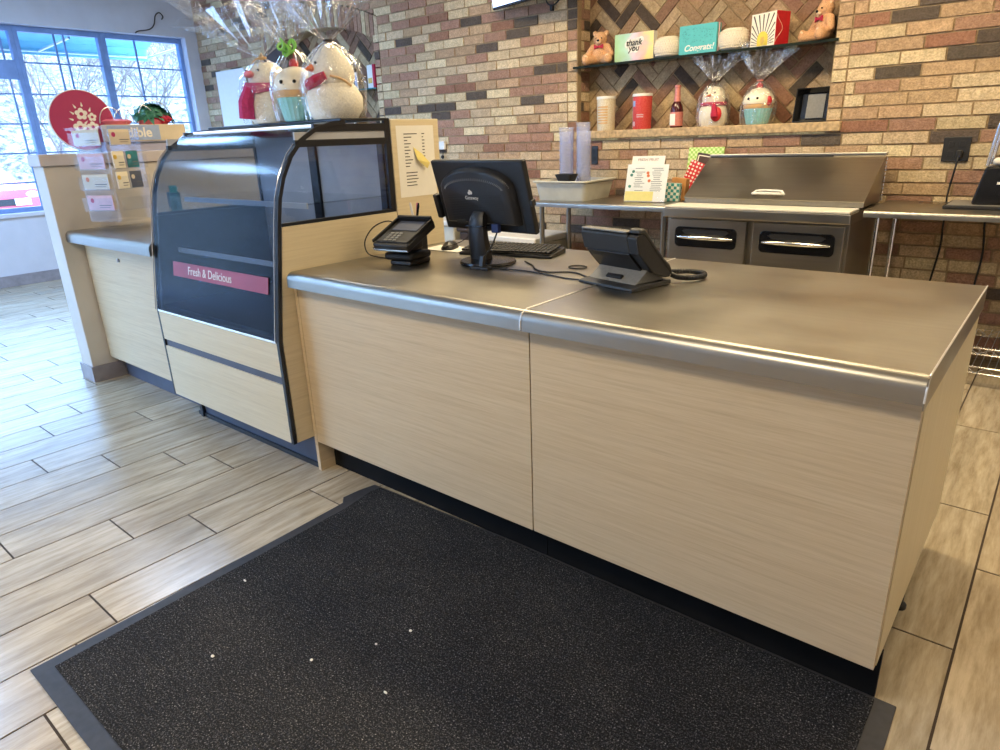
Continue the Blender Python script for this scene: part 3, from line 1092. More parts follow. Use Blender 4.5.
t = thing('counter_cabinet', 'pale cabinet with a lock between the half wall and the display case', 'counter cabinet', (-4.0, 0.4, 0))
p = MB(); p.box(-4.545, -3.424, 0, 0.019, 0.15, 0.906); fp = p.build('front_panel', 'laminate', t, bevel=0.0012, world=True)
p = MB(); p.cyl((-4.06, 0.001, 0.822), (-4.06, -0.008, 0.822), 0.014, 0.012, 16); p.box(-4.062, -4.058, -0.010, -0.006, 0.816, 0.828)
p.build('lock', 'chrome', fp, smooth=True, world=True)
p = MB(); p.box(-4.543, -3.445, 0.08, 0.095, 0, 0.15); p.build('toe_kick', 'case_grey', t, world=True)
p = MB(); p.box(-4.543, -3.445, 0.02, 0.72, 0.15, 0.168); p.build('bottom_panel', 'laminate', t, world=True)
t = thing('countertop', 'short steel countertop left of the display case, holding the card rack', 'countertop', (-4.0, 0.3, 0.903))
p = MB()
p.prism(top_profile(0.75, -0.085, 0.974, 0.908, 0.030), 'x', -4.5555, -3.4225)
p.build('top_sheet', 'steel_top', t, smooth=True, world=True)

# ------------------------------------------------------------------ glass display case
CX0, CX1 = -3.42, -2.302
curve = [(-0.107, 0.645), (-0.088, 0.77), (-0.068, 0.90), (-0.048, 1.03), (-0.030, 1.14), (-0.012, 1.225), (0.018, 1.305), (0.066, 1.385), (0.125, 1.445), (0.20, 1.487), (0.28, 1.508), (0.36, 1.515)]
t = thing('display_case', 'glass display case with curved front and oak base, gift bags on top', 'display case', (-2.86, 0.25, 0))
case = t
def cb(name, mat, boxes, parent=t, bevel=0.0, smooth=False):
    m_ = MB()
    for b_ in boxes:
        m_.box(*b_)
    return m_.build(name, mat, parent, bevel=bevel, smooth=smooth, world=True)
cb('toe_kick', 'case_grey', [(CX0 + 0.02, CX1 - 0.012, 0.022, 0.04, 0, 0.168)])
cb('toe_kick_cap', 'case_black', [(CX0 + 0.02, CX0 + 0.045, 0.004, 0.022, 0, 0.168), (CX0 - 0.02, CX1 - 0.012, 0.012, 0.0215, 0, 0.022)])
cb('lower_panel', 'laminate_daylit', [(CX0 + 0.016, CX1 - 0.014, -0.107, -0.089, 0.170, 0.443)], bevel=0.001)
cb('vent_slot', 'case_grey', [(CX0 + 0.016, CX1 - 0.014, -0.098, -0.080, 0.443, 0.481)])
cb('upper_panel', 'laminate_daylit', [(CX0 + 0.016, CX1 - 0.014, -0.107, -0.089, 0.481, 0.632)], bevel=0.001)
cb('glass_ledge', 'chrome', [(CX0 + 0.016, CX1 - 0.014, -0.110, -0.085, 0.633, 0.643)])
cb('bottom_panel', 'case_black', [(CX0 + 0.016, CX1 - 0.021, -0.088, 0.60, 0.170, 0.185)])
m_ = MB(); m_.shell(curve, 'x', CX0 + 0.016, CX1 - 0.016, -0.006); m_.build('front_glass', 'case_glass', t, smooth=True, world=True)
# edge trims: a dark band down each end of the front, following the glass
for x0, x1, nm in ((CX0, CX0 + 0.015, 'edge_trim'), (CX1 - 0.015, CX1 + 0.003, 'edge_trim')):
    m_ = MB()
    line = [(-0.108, 0.168), (-0.108, 0.50), (-0.108, 0.64)] + curve[1:]
    m_.shell(line, 'x', x0, x1, -0.017)
    tr_ = m_.build(nm, 'case_black', t, world=True)
    m_ = MB()
    m_.tube([((x0 + x1) / 2 - 0.008, y - 0.006, z) for y, z in [(-0.108, 0.64)] + curve[1:9]], 0.0028, 6)
    m_.build('trim_bead', 'chrome', tr_, smooth=True, world=True)
# oak side panels below, framed glass above
def side(x0, x1, mat, nm):
    m_ = MB()
    m_.prism([(-0.085, 0.168), (0.612, 0.168), (0.612, 1.107), (-0.013, 1.107), (-0.046, 0.90), (-0.085, 0.64)], 'x', x0, x1)
    m_.build('side_panel', mat, t, bevel=0.001, world=True)
side(CX1 - 0.019, CX1, 'laminate_daylit', 'r')
side(CX0, CX0 + 0.019, 'case_black', 'l')
for x0, x1 in ((CX1 - 0.019, CX1 - 0.001), (CX0 + 0.001, CX0 + 0.019)):
    m_ = MB()
    m_.box(x0, x1, 0.582, 0.612, 1.108, 1.522)
    m_.box(x0, x1, -0.010, 0.582, 1.108, 1.122)
    m_.box(x0, x1, 0.10, 0.582, 1.412, 1.440)
    m_.box(x0, x1, 0.20, 0.582, 1.470, 1.50)
    m_.build('side_frame', 'case_black', t, bevel=0.001, world=True)
    m_ = MB()
    m_.prism([(-0.006, 1.122), (0.582, 1.122), (0.582, 1.412), (0.10, 1.412), (0.05, 1.345), (0.012, 1.26), (-0.004, 1.18)], 'x', (x0 + x1) / 2 - 0.003, (x0 + x1) / 2 + 0.003)
    m_.build('side_glass', 'side_glass', t, world=True)
    m_ = MB()
    m_.box(x0 + 0.004, x1 - 0.004, 0.105, 0.582, 1.440, 1.470)
    m_.build('side_strip', 'case_inner', t, world=True)
cb('top_panel', 'case_black', [(CX0, CX1, 0.34, 0.612, 1.5125, 1.523)], bevel=0.002)
cb('back_panel', 'case_inner', [(CX0 + 0.02, CX1 - 0.02, 0.590, 0.608, 0.66, 1.503)])
cb('back_door_frame', 'case_black', [(CX0 + 0.02, CX1 - 0.02, 0.575, 0.589, 0.66, 0.70), (-2.90, -2.84, 0.575, 0.589, 0.70, 1.46), (CX0 + 0.02, CX1 - 0.02, 0.575, 0.589, 1.46, 1.503), (CX1 - 0.06, CX1 - 0.021, 0.575, 0.589, 0.70, 1.46)])
cb('deck', 'case_deck', [(CX0 + 0.02, CX1 - 0.02, -0.075, 0.574, 0.640, 0.66)])
for z, y0 in ((0.93, 0.06), (1.18, 0.14)):
    s_ = cb('glass_shelf', 'side_glass', [(CX0 + 0.022, CX1 - 0.022, y0, 0.57, z, z + 0.006)])
    cb('price_rail', 'white', [(CX0 + 0.022, CX1 - 0.022, y0 - 0.006, y0 - 0.001, z - 0.016, z + 0.008)], parent=s_)
cb('fill_bar', 'case_fill_glow', [(CX0 + 0.03, CX1 - 0.03, 0.24, 0.28, 1.488, 1.500)])  # glowing bar, with the lamp below it, added to brighten the case interior
area_light('case_fill', (-2.86, 0.26, 1.484), 1.0, 0.03, 2.0, (0.86, 0.93, 1.0))
# red printed strip on the outer glass face, the glass's veil muted into its red
st = MB(); st.obox((0, 0, 0), (0.84, 0.003, 0.070), (-R(8.8), 0, 0)); st.move((-2.785, -0.0765, 0.868))
so = st.build('red_sign_strip', 'strip_red', t, world=True)
text('lettering', 'Fresh & Delicious', 0.056, 'white', so, Vector((-2.785 - 0.27, -0.0790, 0.868)) - Vector((-2.86, 0.25, 0)), (R(90 - 8.8), 0, 0), width=0.5)

# oak end panel behind the case with the taped price list
t = thing('end_panel', 'tall pale oak end panel holding the taped price list', 'panel', (-2.312, 0.77, 0))
p = MB(); p.box(-2.325, -2.300, 0.616, 0.922, 0.0, 1.517); p.build('board', 'laminate_daylit', t, bevel=0.0015, world=True)
t = thing('price_list', 'white printed price list taped to the oak end panel', 'paper', (-2.2995, 0.765, 1.167))
p = MB(); p.box(-2.2998, -2.2990, 0.645, 0.886, 1.167, 1.489); po = p.build('sheet', 'paper', t, world=True)
p = MB(); q = random.Random(2)
for i in range(17):
    z = 1.450 - i * 0.0145
    if i == 11:
        continue
    w = 0.085 if i == 0 else q.uniform(0.018, 0.05)
    if i > 10:
        w = q.uniform(0.05, 0.10)
    p.box(-2.2990, -2.2986, 0.690, 0.690 + w, z, z + 0.004)
    if i < 11:
        p.box(-2.2990, -2.2986, 0.806, 0.806 + q.uniform(0.010, 0.018), z, z + 0.004)
p.build('printed_lines', 'ink', po, world=True)
p = MB()
r0 = p.ring([(-2.2984, 0.744, 1.393), (-2.288, 0.760, 1.335), (-2.282, 0.815, 1.292), (-2.276, 0.828, 1.318), (-2.290, 0.792, 1.362)])
r1 = p.ring([(v.co.x - 0.0006, v.co.y, v.co.z) for v in r0])
p.skin([r0, r1])
tag(p.build('sticky_note', 'note'), 'curled yellow paper note stuck on the white price list', 'note')

# ------------------------------------------------------------------ floor mat
MT = thing('floor_mat', 'charcoal speckled entrance mat with rubber border in front of counter', 'mat', (-0.93, -0.6, 0))
mo = [(-1.925, -1.285), (-1.930, -0.95), (-1.938, -0.61), (-1.945, -0.35), (-1.955, -0.13), (-1.99, -0.10), (-1.985, -0.02), (-1.967, 0.055), (-1.2, 0.0785), (-0.4, 0.0785), (0.055, 0.0785), (0.058, -0.08), (0.062, -1.275)]
p = MB(); p.prism(mo, 'z', 0.0005, 0.006); p.build('rubber_border', 'rubber', MT, bevel=0.002, world=True)
p = MB()
n1, n2 = 40, 28
x0, x1, y0, y1 = -1.880, 0.008, -1.235, 0.052
rings = []
p.prism([(-1.878, -1.235), (-1.892, -0.6), (-1.905, -0.15), (-1.93, 0.0), (-1.92, 0.045), (-1.2, 0.066), (0.006, 0.066), (0.012, -1.23)], 'z', 0.0062, 0.0095)
p.build('carpet', 'carpet', MT, bevel=0.002, world=True)
cr = random.Random(9)
for i in range(6):
    x, y = cr.uniform(-1.8, -0.7), cr.uniform(-1.0, -0.35)
    p = MB(); p.ball((0, 0, 0.003), (cr.uniform(0.004, 0.008), cr.uniform(0.003, 0.005), 0.003), 8, 6)
    o = tag(p.build('crumb', 'paper', smooth=True), 'tiny pale crumb on the charcoal mat', 'crumb', 'crumbs on the mat')
    o.location = (x, y, 0.0095)

# ------------------------------------------------------------------ card terminal, pens, mouse
T = thing('card_terminal', 'black card payment terminal on a swivel stand near the display case', 'card terminal', (-1.965, 0.36, TOP), R(9))
T.scale = (0.88, 0.95, 0.97)
p = MB()
p.obox((0, 0.01, 0.011), (0.125, 0.15, 0.022)); p.build('stand_base', 'black_plastic', T, bevel=0.008, smooth=True)
p = MB(); p.obox((-0.005, 0.0, 0.040), (0.165, 0.15, 0.032)); p.build('stand_collar', 'black', T, bevel=0.012, smooth=True)
p = MB(); p.obox((-0.01, 0.02, 0.078), (0.10, 0.09, 0.05), (R(14), 0, 0)); p.build('stand_neck', 'black', T, bevel=0.01, smooth=True)
tilt = Matrix.Translation((-0.02, 0.0, 0.125)) @ Matrix.Rotation(R(22), 4, 'X')
p = MB()
p.prism([(-0.105, -0.105), (-0.09, -0.115), (0.09, -0.115), (0.105, -0.105), (0.11, 0.10), (0.095, 0.115), (-0.095, 0.115), (-0.11, 0.10)], 'z', -0.020, 0.012)
p.xf(tilt); body = p.build('body', 'black_plastic', T, bevel=0.005, smooth=True)
p = MB(); p.box(-0.088, 0.088, -0.092, -0.006, 0.0125, 0.0165); p.xf(tilt); pad = p.build('keypad', 'grey_plastic', body, bevel=0.002)
p = MB()
for i in range(3):
    for j in range(4):
        p.obox((-0.042 + i * 0.026, -0.079 + j * 0.018, 0.0185), (0.018, 0.012, 0.004))
p.xf(tilt); p.build('keys', 'grey_light', body, bevel=0.0015)
p = MB()
p.box(-0.075, 0.075, 0.010, 0.088, 0.0125, 0.0150); p.xf(tilt); p.build('screen', 'case_grey', body, bevel=0.001)
p = MB()
for s in (-1, 1):
    p.prism([(s * 0.108, -0.10), (s * 0.100, -0.10), (s * 0.100, 0.10), (s * 0.108, 0.10)], 'z', 0.012, 0.026)
p.box(-0.10, 0.10, 0.095, 0.108, 0.012, 0.034)
p.xf(tilt); p.build('privacy_shield', 'black', body, bevel=0.002)
p = MB(); p.box(-0.098, 0.104, -0.119, -0.1135, -0.014, -0.006); p.xf(tilt); p.build('card_slot', 'chrome', body, bevel=0.001)
p = MB(); p.tube([(-0.10, -0.02, 0.085), (-0.14, -0.045, 0.075), (-0.165, -0.06, 0.068)], [0.004, 0.0045, 0.003], 8); p.build('stylus', 'black', T, smooth=True)

PC = thing('pen_holder', 'small black pen holder behind the card terminal', 'pen holder', (-2.085, 0.52, TOP))
p = MB(); p.box(-0.055, 0.045, -0.03, 0.03, 0.0, 0.165); p.build('box', 'black', PC, bevel=0.005)
p = MB(); p.box(-0.05, 0.0, -0.034, -0.0305, 0.04, 0.10); p.build('front_label', 'grey_plastic', PC)
for i, (dx, dy, mt, lean) in enumerate(((-0.005, 0.0, 'white', -0.012), (0.012, 0.006, 'pink', 0.006), (0.022, -0.006, 'black_gloss', 0.014))):
    pn = thing('pen', ('white', 'pink', 'black')[i] + ' pen standing in the black pen holder', 'pen', (-2.085 + dx, 0.52 + dy, TOP + 0.1655), group='pens in the holder')
    p = MB(); p.tube([(0, 0, 0), (lean, 0, 0.055)], [0.0056, 0.0056], 10); p.build('barrel', mt, pn, smooth=True)
    p = MB(); p.tube([(lean, 0, 0.055), (lean * 1.2, 0, 0.068)], [0.0056, 0.003], 10); p.build('cap', mt, pn, smooth=True)

p = MB(); p.tube(smooth_path([(-2.135, 0.485, 1.055), (-2.19, 0.46, 1.085), (-2.25, 0.42, 1.06), (-2.283, 0.39, 1.0), (-2.262, 0.38, 0.95), (-2.20, 0.385, 0.9345), (-2.06, 0.40, 0.9345)]), 0.003, 8)
tag(p.build('cable', 'black', smooth=True), 'thin black cable looping left of the card terminal', 'cable', 'cables on the counter')

p = MB(); p.prism([(-2.19, 0.655), (-1.975, 0.665), (-1.98, 0.80), (-2.20, 0.79)], 'z', TOP + 0.0005, TOP + 0.003)
tag(p.build('mouse_pad', 'paper', bevel=0.0008), 'white paper pad under the black mouse', 'mouse pad')
MO_ = thing('computer_mouse', 'black computer mouse on the white pad left of the monitor', 'mouse', (-2.075, 0.725, TOP + 0.0032), R(-68))
p = MB()
prof = [(-0.055, 0.0), (-0.052, 0.018), (-0.03, 0.034), (0.0, 0.038), (0.03, 0.030), (0.052, 0.016), (0.056, 0.0)]
rings = []
for k in range(9):
    a = PI * k / 8
    rings.append(p.ring([(x * (0.55 + 0.45 * math.sin(a)), -0.031 * math.cos(a), z * (0.25 + 0.75 * math.sin(a))) for x, z in prof]))
p.skin(rings); p.build('body', 'black_plastic', MO_, smooth=True)
p = MB(); p.obox((0.028, 0, 0.034), (0.02, 0.005, 0.006)); p.build('scroll_wheel', 'grey_plastic', MO_, bevel=0.002)
p = MB(); p.tube(smooth_path([(0.05, 0, 0.016), (0.075, 0.012, 0.02), (0.10, 0.10, 0.05), (0.11, 0.17, 0.10)]), 0.002, 6); p.build('cord', 'black', MO_, smooth=True)

# ------------------------------------------------------------------ monitor seen from behind
D = thing('monitor', 'black widescreen monitor seen from behind on the steel counter', 'monitor', (-1.67, 0.53, TOP))
mt = Matrix.Translation((-0.034, 0.015, 0.265)) @ Matrix.Rotation(-0.044, 4, 'Z') @ Matrix.Rotation(0.278, 4, 'X')
# local panel frame: x right, z up, -y towards the viewer
p = MB()
p.prism([(-0.255, -0.149), (0.255, -0.149), (0.255, 0.149), (-0.255, 0.149)], 'y', 0.0, 0.026)
p.xf(mt); pan = p.build('panel', 'black_plastic', D, bevel=0.007, smooth=True)
p = MB(); p.box(-0.24, 0.24, 0.0262, 0.0275, -0.13, 0.135); p.xf(mt); p.build('screen', 'black_gloss', pan)
# rounded rear bulge
def bulge(w, h_, d, z0):
    out = [(-w, z0), (w, z0)]
    out += [(w * 0.98, z0 + h_ * 0.62)] + [(w * 0.98 * math.cos(a), z0 + h_ * 0.62 + h_ * 0.38 * math.sin(a)) for a in [PI * i / 14 for i in range(1, 14)]] + [(-w * 0.98, z0 + h_ * 0.62)]
    return out
p = MB()
rings = []
for d, s in ((0.0, 1.0), (-0.016, 0.985), (-0.028, 0.95), (-0.033, 0.90)):
    rings.append(p.ring([(u * s - 0.008, d, v * s + 0.004) for u, v in bulge(0.205, 0.235, 0, -0.112)]))
p.skin(rings); p.xf(mt); p.build('rear_housing', 'black_plastic', pan, smooth=True)
p = MB()
for i in range(40):
    a = PI * (0.05 + 0.90 * i / 39)
    c0 = (0.194 * math.cos(a), 0.038 + 0.080 * math.sin(a))
    c1 = (0.158 * math.cos(a), 0.036 + 0.044 * math.sin(a))
    p.tube([(c0[0] - 0.008, -0.024, c0[1]), (c1[0] - 0.008, -0.0345, c1[1])], 0.0016, 5)
p.xf(mt); p.build('vent_ribs', 'grey_light', pan)  # light grey puts the highlights along the ribs into their colour
p = MB()
for i in range(16):
    z = -0.092 + i * 0.0075
    p.box(-0.008 - 0.15, -0.008 + 0.15, -0.0338, -0.0328, z, z + 0.0012)
p.xf(mt); p.build('rear_grooves', 'black', pan)
p = MB()
for dx, dz, r0 in ((-0.006, 0.0, 0.007), (0.004, 0.002, 0.0075), (-0.001, 0.009, 0.005)):
    p.cyl((-0.025 + dx, -0.0332, 0.028 + dz), (-0.025 + dx, -0.0345, 0.028 + dz), r0, n=14)
p.xf(mt); p.build('emblem', 'paper', pan)
lt = text('lettering', 'Gateway', 0.021, 'paper', pan, (0, 0, 0), (0, 0, 0), 'CENTER')
lt.matrix_local = mt @ Matrix.Translation((-0.022, -0.0345, 0.008)) @ Matrix.Rotation(R(90), 4, 'X')
p = MB(); p.box(0.165, 0.205, -0.002, 0.0, -0.135, -0.06); p.xf(mt); p.build('rating_label', 'grey_plastic', pan)
p = MB(); p.box(-0.145, -0.09, -0.0345, -0.033, -0.108, -0.085); p.xf(mt); p.build('rear_label', 'grey_plastic', pan)
p = MB(); p.box(-0.285, -0.257, -0.012, 0.02, -0.10, 0.005); p.xf(mt); p.build('card_reader', 'black_plastic', D, bevel=0.005)
p = MB(); p.box(0.257, 0.268, -0.004, 0.02, -0.03, -0.005); p.xf(mt); p.build('side_clip', 'grey_plastic', D, bevel=0.003)
p = MB()
rings = []
for z, w, d, y in ((0.012, 0.046, 0.03, -0.005), (0.05, 0.045, 0.026, -0.012), (0.10, 0.043, 0.024, -0.020), (0.150, 0.040, 0.022, -0.022), (0.185, 0.034, 0.022, -0.016), (0.21, 0.028, 0.02, 0.0)):
    rings.append(p.ring([(-0.03 + w * cx, y + d * cy, z) for cx, cy in ((-1, -0.6), (-0.6, -1), (0.6, -1), (1, -0.6), (1, 0.6), (0.6, 1), (-0.6, 1), (-1, 0.6))]))
p.skin(rings); p.build('neck', 'black_plastic', D, smooth=True)
p = MB(); p.obox((-0.03, -0.022, 0.155), (0.086, 0.05, 0.004)); p.build('neck_collar', 'black_gloss', D)
p = MB(); p.lathe([(0.0, 0), (0.118, 0), (0.122, 0.006), (0.118, 0.014), (0.06, 0.018), (0.0, 0.02)], (0, 0, 0), 36, (1.0, 0.92)); p.build('base', 'black_gloss', D, smooth=True)
p = MB(); p.obox((0.07, -0.125, 0.006), (0.085, 0.035, 0.012), (0, 0, R(8))); p.obox((0.07, -0.115, 0.03), (0.02, 0.016, 0.045), (R(-12), 0, 0))
p.build('cable_clip', 'black_plastic', D, bevel=0.003)
p = MB(); p.obox((0.05, 0.0, 0.145), (0.038, 0.02, 0.035)); p.build('video_plug', 'plug_blue', D, bevel=0.004)
p = MB(); p.tube(smooth_path([(0.055, 0.0, 0.13), (0.058, -0.04, 0.08), (0.06, -0.10, 0.03), (0.09, -0.10, 0.006), (0.16, -0.07, 0.005)]), 0.0035, 8); p.build('video_cable', 'black', D, smooth=True)

K = thing('keyboard', 'black computer keyboard lying behind the monitor stand', 'keyboard', (-1.73, 0.765, TOP), R(13))
p = MB(); p.prism([(-0.085, 0.0), (-0.085, 0.012), (0.085, 0.026), (0.085, 0.0)], 'x', -0.225, 0.225); p.build('case', 'black_plastic', K, bevel=0.004)
ks = MB()
for r_ in range(6):
    for c_ in range(21):
        x = -0.214 + c_ * 0.0205
        if r_ == 0 and 5 <= c_ <= 10:
            continue
        y = -0.070 + r_ * 0.0255
        ks.obox((x + 0.008, y, 0.0225 + (y + 0.085) * 0.082), (0.0165, 0.0195, 0.009), (R(4.7), 0, 0))
ks.obox((-0.035, -0.070, 0.0225), (0.12, 0.0195, 0.009), (R(4.7), 0, 0))
ks.build('keys', 'black', K, bevel=0.002)

for lab, pts in (('black cable running from monitor base to the phone, nearer the front edge', [(-1.53, 0.44, 0.934), (-1.42, 0.452, 0.934), (-1.31, 0.438, 0.934), (-1.20, 0.415, 0.934), (-1.12, 0.405, 0.937), (-1.07, 0.40, 0.941)]),
                 ('black cable running from keyboard side to the phone, crossing the other cable', [(-1.545, 0.62, 0.934), (-1.46, 0.56, 0.934), (-1.40, 0.50, 0.934), (-1.33, 0.475, 0.934), (-1.24, 0.52, 0.934), (-1.16, 0.48, 0.934), (-1.10, 0.44, 0.938), (-1.05, 0.43, 0.944)])):
    p = MB(); p.tube(smooth_path(pts), 0.0032, 8)
    tag(p.build('cable', 'black', smooth=True), lab, 'cable', 'cables on the counter')
p = MB(); p.tube([(-1.285 + 0.036 * math.cos(a), 0.62 + 0.032 * math.sin(a), 0.9335) for a in [2 * PI * i / 24 for i in range(24)]], 0.0028, 8, closed=True)
tag(p.build('rubber_band', 'black', smooth=True), 'small dark ring lying behind the desk phone', 'ring')

# ------------------------------------------------------------------ desk phone seen from behind
F = thing('desk_phone', 'dark grey desk phone with coiled cord seen from behind', 'phone', (-1.01, 0.365, TOP + 0.0006), R(-13))
p = MB(); p.prism([(0.0, 0.0), (0.0, 0.012), (0.035, 0.018), (0.21, 0.018), (0.21, 0.0)], 'x', -0.125, 0.125); p.build('foot', 'grey_plastic', F, bevel=0.003)
p = MB(); p.prism([(0.036, 0.0185), (0.105, 0.072), (0.135, 0.072), (0.19, 0.0185)], 'x', -0.108, 0.108); p.build('stand_wedge', 'grey_light', F, bevel=0.003)  # lighter grey than the body: reflected light put into the wedge's colour
p = MB(); p.obox((0, 0.055, 0.036), (0.07, 0.018, 0.012), (R(38), 0, 0)); p.build('socket_block', 'black', F, bevel=0.002)
p = MB()
p.prism([(0.105, 0.07), (0.045, 0.128), (0.030, 0.140), (0.012, 0.206), (0.020, 0.216), (0.050, 0.222), (0.205, 0.050), (0.200, 0.030), (0.180, 0.030)], 'x', -0.127, 0.085)
bd = p.build('body', 'grey_plastic', F, bevel=0.004)
p = MB(); p.prism([(0.128, 0.040), (0.052, 0.118), (0.030, 0.138), (0.030, 0.132), (0.046, 0.112), (0.120, 0.034)], 'x', -0.110, 0.084); p.build('rear_recess', 'black', bd)
p = MB(); p.box(-0.122, 0.084, 0.010, 0.052, 0.2165, 0.2235); p.build('top_edge', 'grey_light', bd, bevel=0.002)
p = MB()
p.prism([(0.105, 0.060), (0.028, 0.140), (0.012, 0.200), (0.022, 0.212), (0.052, 0.214), (0.205, 0.046), (0.200, 0.030), (0.180, 0.030)], 'x', 0.086, 0.127)
p.build('cradle', 'black_plastic', F, bevel=0.004)
p = MB()
hp = [(0.020, 0.218), (0.030, 0.234), (0.054, 0.234), (0.068, 0.218), (0.112, 0.166), (0.160, 0.110), (0.195, 0.082), (0.212, 0.052), (0.204, 0.034), (0.196, 0.048), (0.112, 0.140), (0.052, 0.210)]
p.prism(hp, 'x', 0.082, 0.130); p.build('handset', 'grey_plastic', F, bevel=0.009, seg=3, smooth=True)
# coiled cord
path = smooth_path([(0.105, 0.220, 0.026), (0.125, 0.232, 0.018), (0.155, 0.270, 0.014), (0.160, 0.325, 0.0135), (0.125, 0.365, 0.0135), (0.07, 0.355, 0.0135), (0.035, 0.31, 0.0135), (0.02, 0.25, 0.016)], 26)
hel = []
nrm = None
for i in range(len(path) * 4 - 4):
    k, f_ = divmod(i, 4)
    P_ = path[k].lerp(path[k + 1], f_ / 4)
    tg = (path[k + 1] - path[k]).normalized()
    sd = tg.cross(Vector((0, 0, 1))).normalized()
    up = sd.cross(tg)
    a = i * 0.62
    hel.append(P_ + (sd * math.cos(a) + up * math.sin(a)) * 0.0075)
p = MB(); p.tube(hel, 0.0024, 5); p.build('coiled_cord', 'grey_plastic', F, smooth=True)

for o_ in F.children_recursive:
    if o_.name.split('.')[0] != 'coiled_cord':
        o_.data.transform(Matrix.Diagonal((1.0, 0.93, 0.86, 1)))

# ------------------------------------------------------------------ back work table, prep unit, right table
WT = thing('work_table', 'steel work table behind the monitor with the tub and menu sign', 'table', (-2.5, 3.05, 0))
p = MB(); p.prism(top_profile(3.38, 2.715, 0.945, 0.905, 0.020), 'x', -3.07, -1.944); p.build('top', 'steel_h', WT, smooth=True, world=True)
for x, y in ((-3.03, 2.76), (-3.03, 3.13), (-1.99, 2.76), (-1.99, 3.13)):
    p = MB(); p.cyl((x, y, 0.05), (x, y, 0.916), 0.019, n=16); lg = p.build('leg', 'steel', WT, smooth=True, world=True)
    p = MB(); p.lathe([(0.021, 0.0), (0.024, 0.012), (0.02, 0.05)], (x, y, 0), 14); p.build('foot', 'grey_light', lg, smooth=True, world=True)
p = MB(); p.box(-3.05, -1.97, 2.75, 3.34, 0.235, 0.26); p.build('lower_shelf', 'steel_h', WT, bevel=0.004, world=True)

PU = thing('prep_refrigerator', 'steel two-door prep fridge with raised hood against the brick wall', 'prep fridge', (-1.37, 3.05, 0))
def pb(name, mat, boxes, parent=PU, bevel=0.0, smooth=False):
    m_ = MB()
    for b_ in boxes:
        m_.box(*b_)
    return m_.build(name, mat, parent, bevel=bevel, smooth=smooth, world=True)
pb('cabinet', 'steel', [(-1.938, -0.803, 2.722, 3.37, 0.12, 0.884)], bevel=0.003)
pb('base', 'black', [(-1.93, -0.81, 2.78, 3.36, 0.0, 0.12)])
pb('top_band', 'steel_h', [(-1.9415, -0.79, 2.645, 3.372, 0.8845, 0.944)], bevel=0.006)
pb('cutting_board', 'board', [(-1.935, -0.80, 2.648, 2.868, 0.9445, 0.957)], bevel=0.003)
for x0, x1, h0, h1 in ((-1.915, -1.392, -1.868, -1.448), (-1.350, -0.822, -1.305, -0.866)):
    d = pb('door', 'steel_h', [(x0, x1, 2.690, 2.721, 0.14, 0.868)], bevel=0.004)
    hc = (h0 + h1) / 2
    m_ = MB()
    hw_, hh = (h1 - h0) / 2, 0.066
    out = []
    for sx, sz, a0 in ((1, 1, 0), (-1, 1, PI / 2), (-1, -1, PI), (1, -1, 1.5 * PI)):
        out += arc((hc + sx * (hw_ - 0.03), 0.755 + sz * (hh - 0.03)), 0.03, a0, a0 + PI / 2, 5)
    m_.prism(out, 'y', 2.6835, 2.690)
    pl_ = m_.build('handle_plate', 'black_gloss', d, bevel=0.003, world=True)
    m_ = MB()
    m_.prism([(hc + u * (hw_ - 0.05), 0.795 + v) for u, v in ((-1, 0.0), (-0.85, 0.012), (0.85, 0.012), (1, 0.0), (0.85, -0.02), (-0.85, -0.02))], 'y', 2.6815, 2.6835)
    m_.build('handle_recess', 'black', d, world=True)
    m_ = MB()
    pts = [(hc + (hw_ - 0.022) * u, 2.675 - 0.020 * (1 - u * u), 0.757 - 0.004 * u * u) for u in [-1 + 0.1 * i for i in range(21)]]
    m_.tube(pts, [0.005 + 0.009 * (1 - abs(-1 + 0.1 * i) ** 3) for i in range(21)], 10)
    m_.build('handle', 'chrome', d, smooth=True, world=True)
LX_0, LX_1 = -1.905, -0.780
m_ = MB(); m_.prism([(2.880, 0.958), (2.880, 0.988), (3.285, 1.235), (3.30, 1.235), (3.30, 0.958)], 'x', LX_0 + 0.004, LX_1 - 0.004)
m_.build('hood_sides', 'steel', PU, world=True)
m_ = MB(); m_.shell([(2.876, 0.986), (3.283, 1.236)], 'x', LX_0, LX_1, 0.008)
hd = m_.build('hood_lid', 'steel_top', PU, world=True)
pb('hood_rim', 'steel_h', [(LX_0 - 0.004, LX_1 + 0.004, 3.270, 3.305, 1.236, 1.256)], bevel=0.005)
pb('hood_hinge', 'black', [(LX_0 + 0.01, LX_1 - 0.3, 3.262, 3.2695, 1.232, 1.240)])
m_ = MB()
for i in range(12):
    m_.cyl((LX_1 + 0.001, 3.306, 0.965 + i * 0.022), (LX_1 + 0.001, 3.306, 0.965 + i * 0.022 + 0.015), 0.005, n=8)
m_.build('hinge_rod', 'chrome', PU, world=True)
sl = math.atan2(1.236 - 0.986, 3.283 - 2.876)
def onlid(u, x, off):
    return (x, 2.876 + u * math.cos(sl) - off * math.sin(sl), 0.986 + u * math.sin(sl) + off * math.cos(sl))
m_ = MB()
m_.tube([onlid(0.052, -1.455, 0.010), onlid(0.030, -1.435, 0.030), onlid(0.026, -1.40, 0.034), onlid(0.026, -1.31, 0.034), onlid(0.030, -1.275, 0.030), onlid(0.052, -1.255, 0.010),
         onlid(0.080, -1.275, 0.012), onlid(0.085, -1.31, 0.012), onlid(0.085, -1.40, 0.012), onlid(0.080, -1.435, 0.012)], 0.008, 8, closed=True)
m_.build('hood_handle', 'white', PU, smooth=True, world=True)

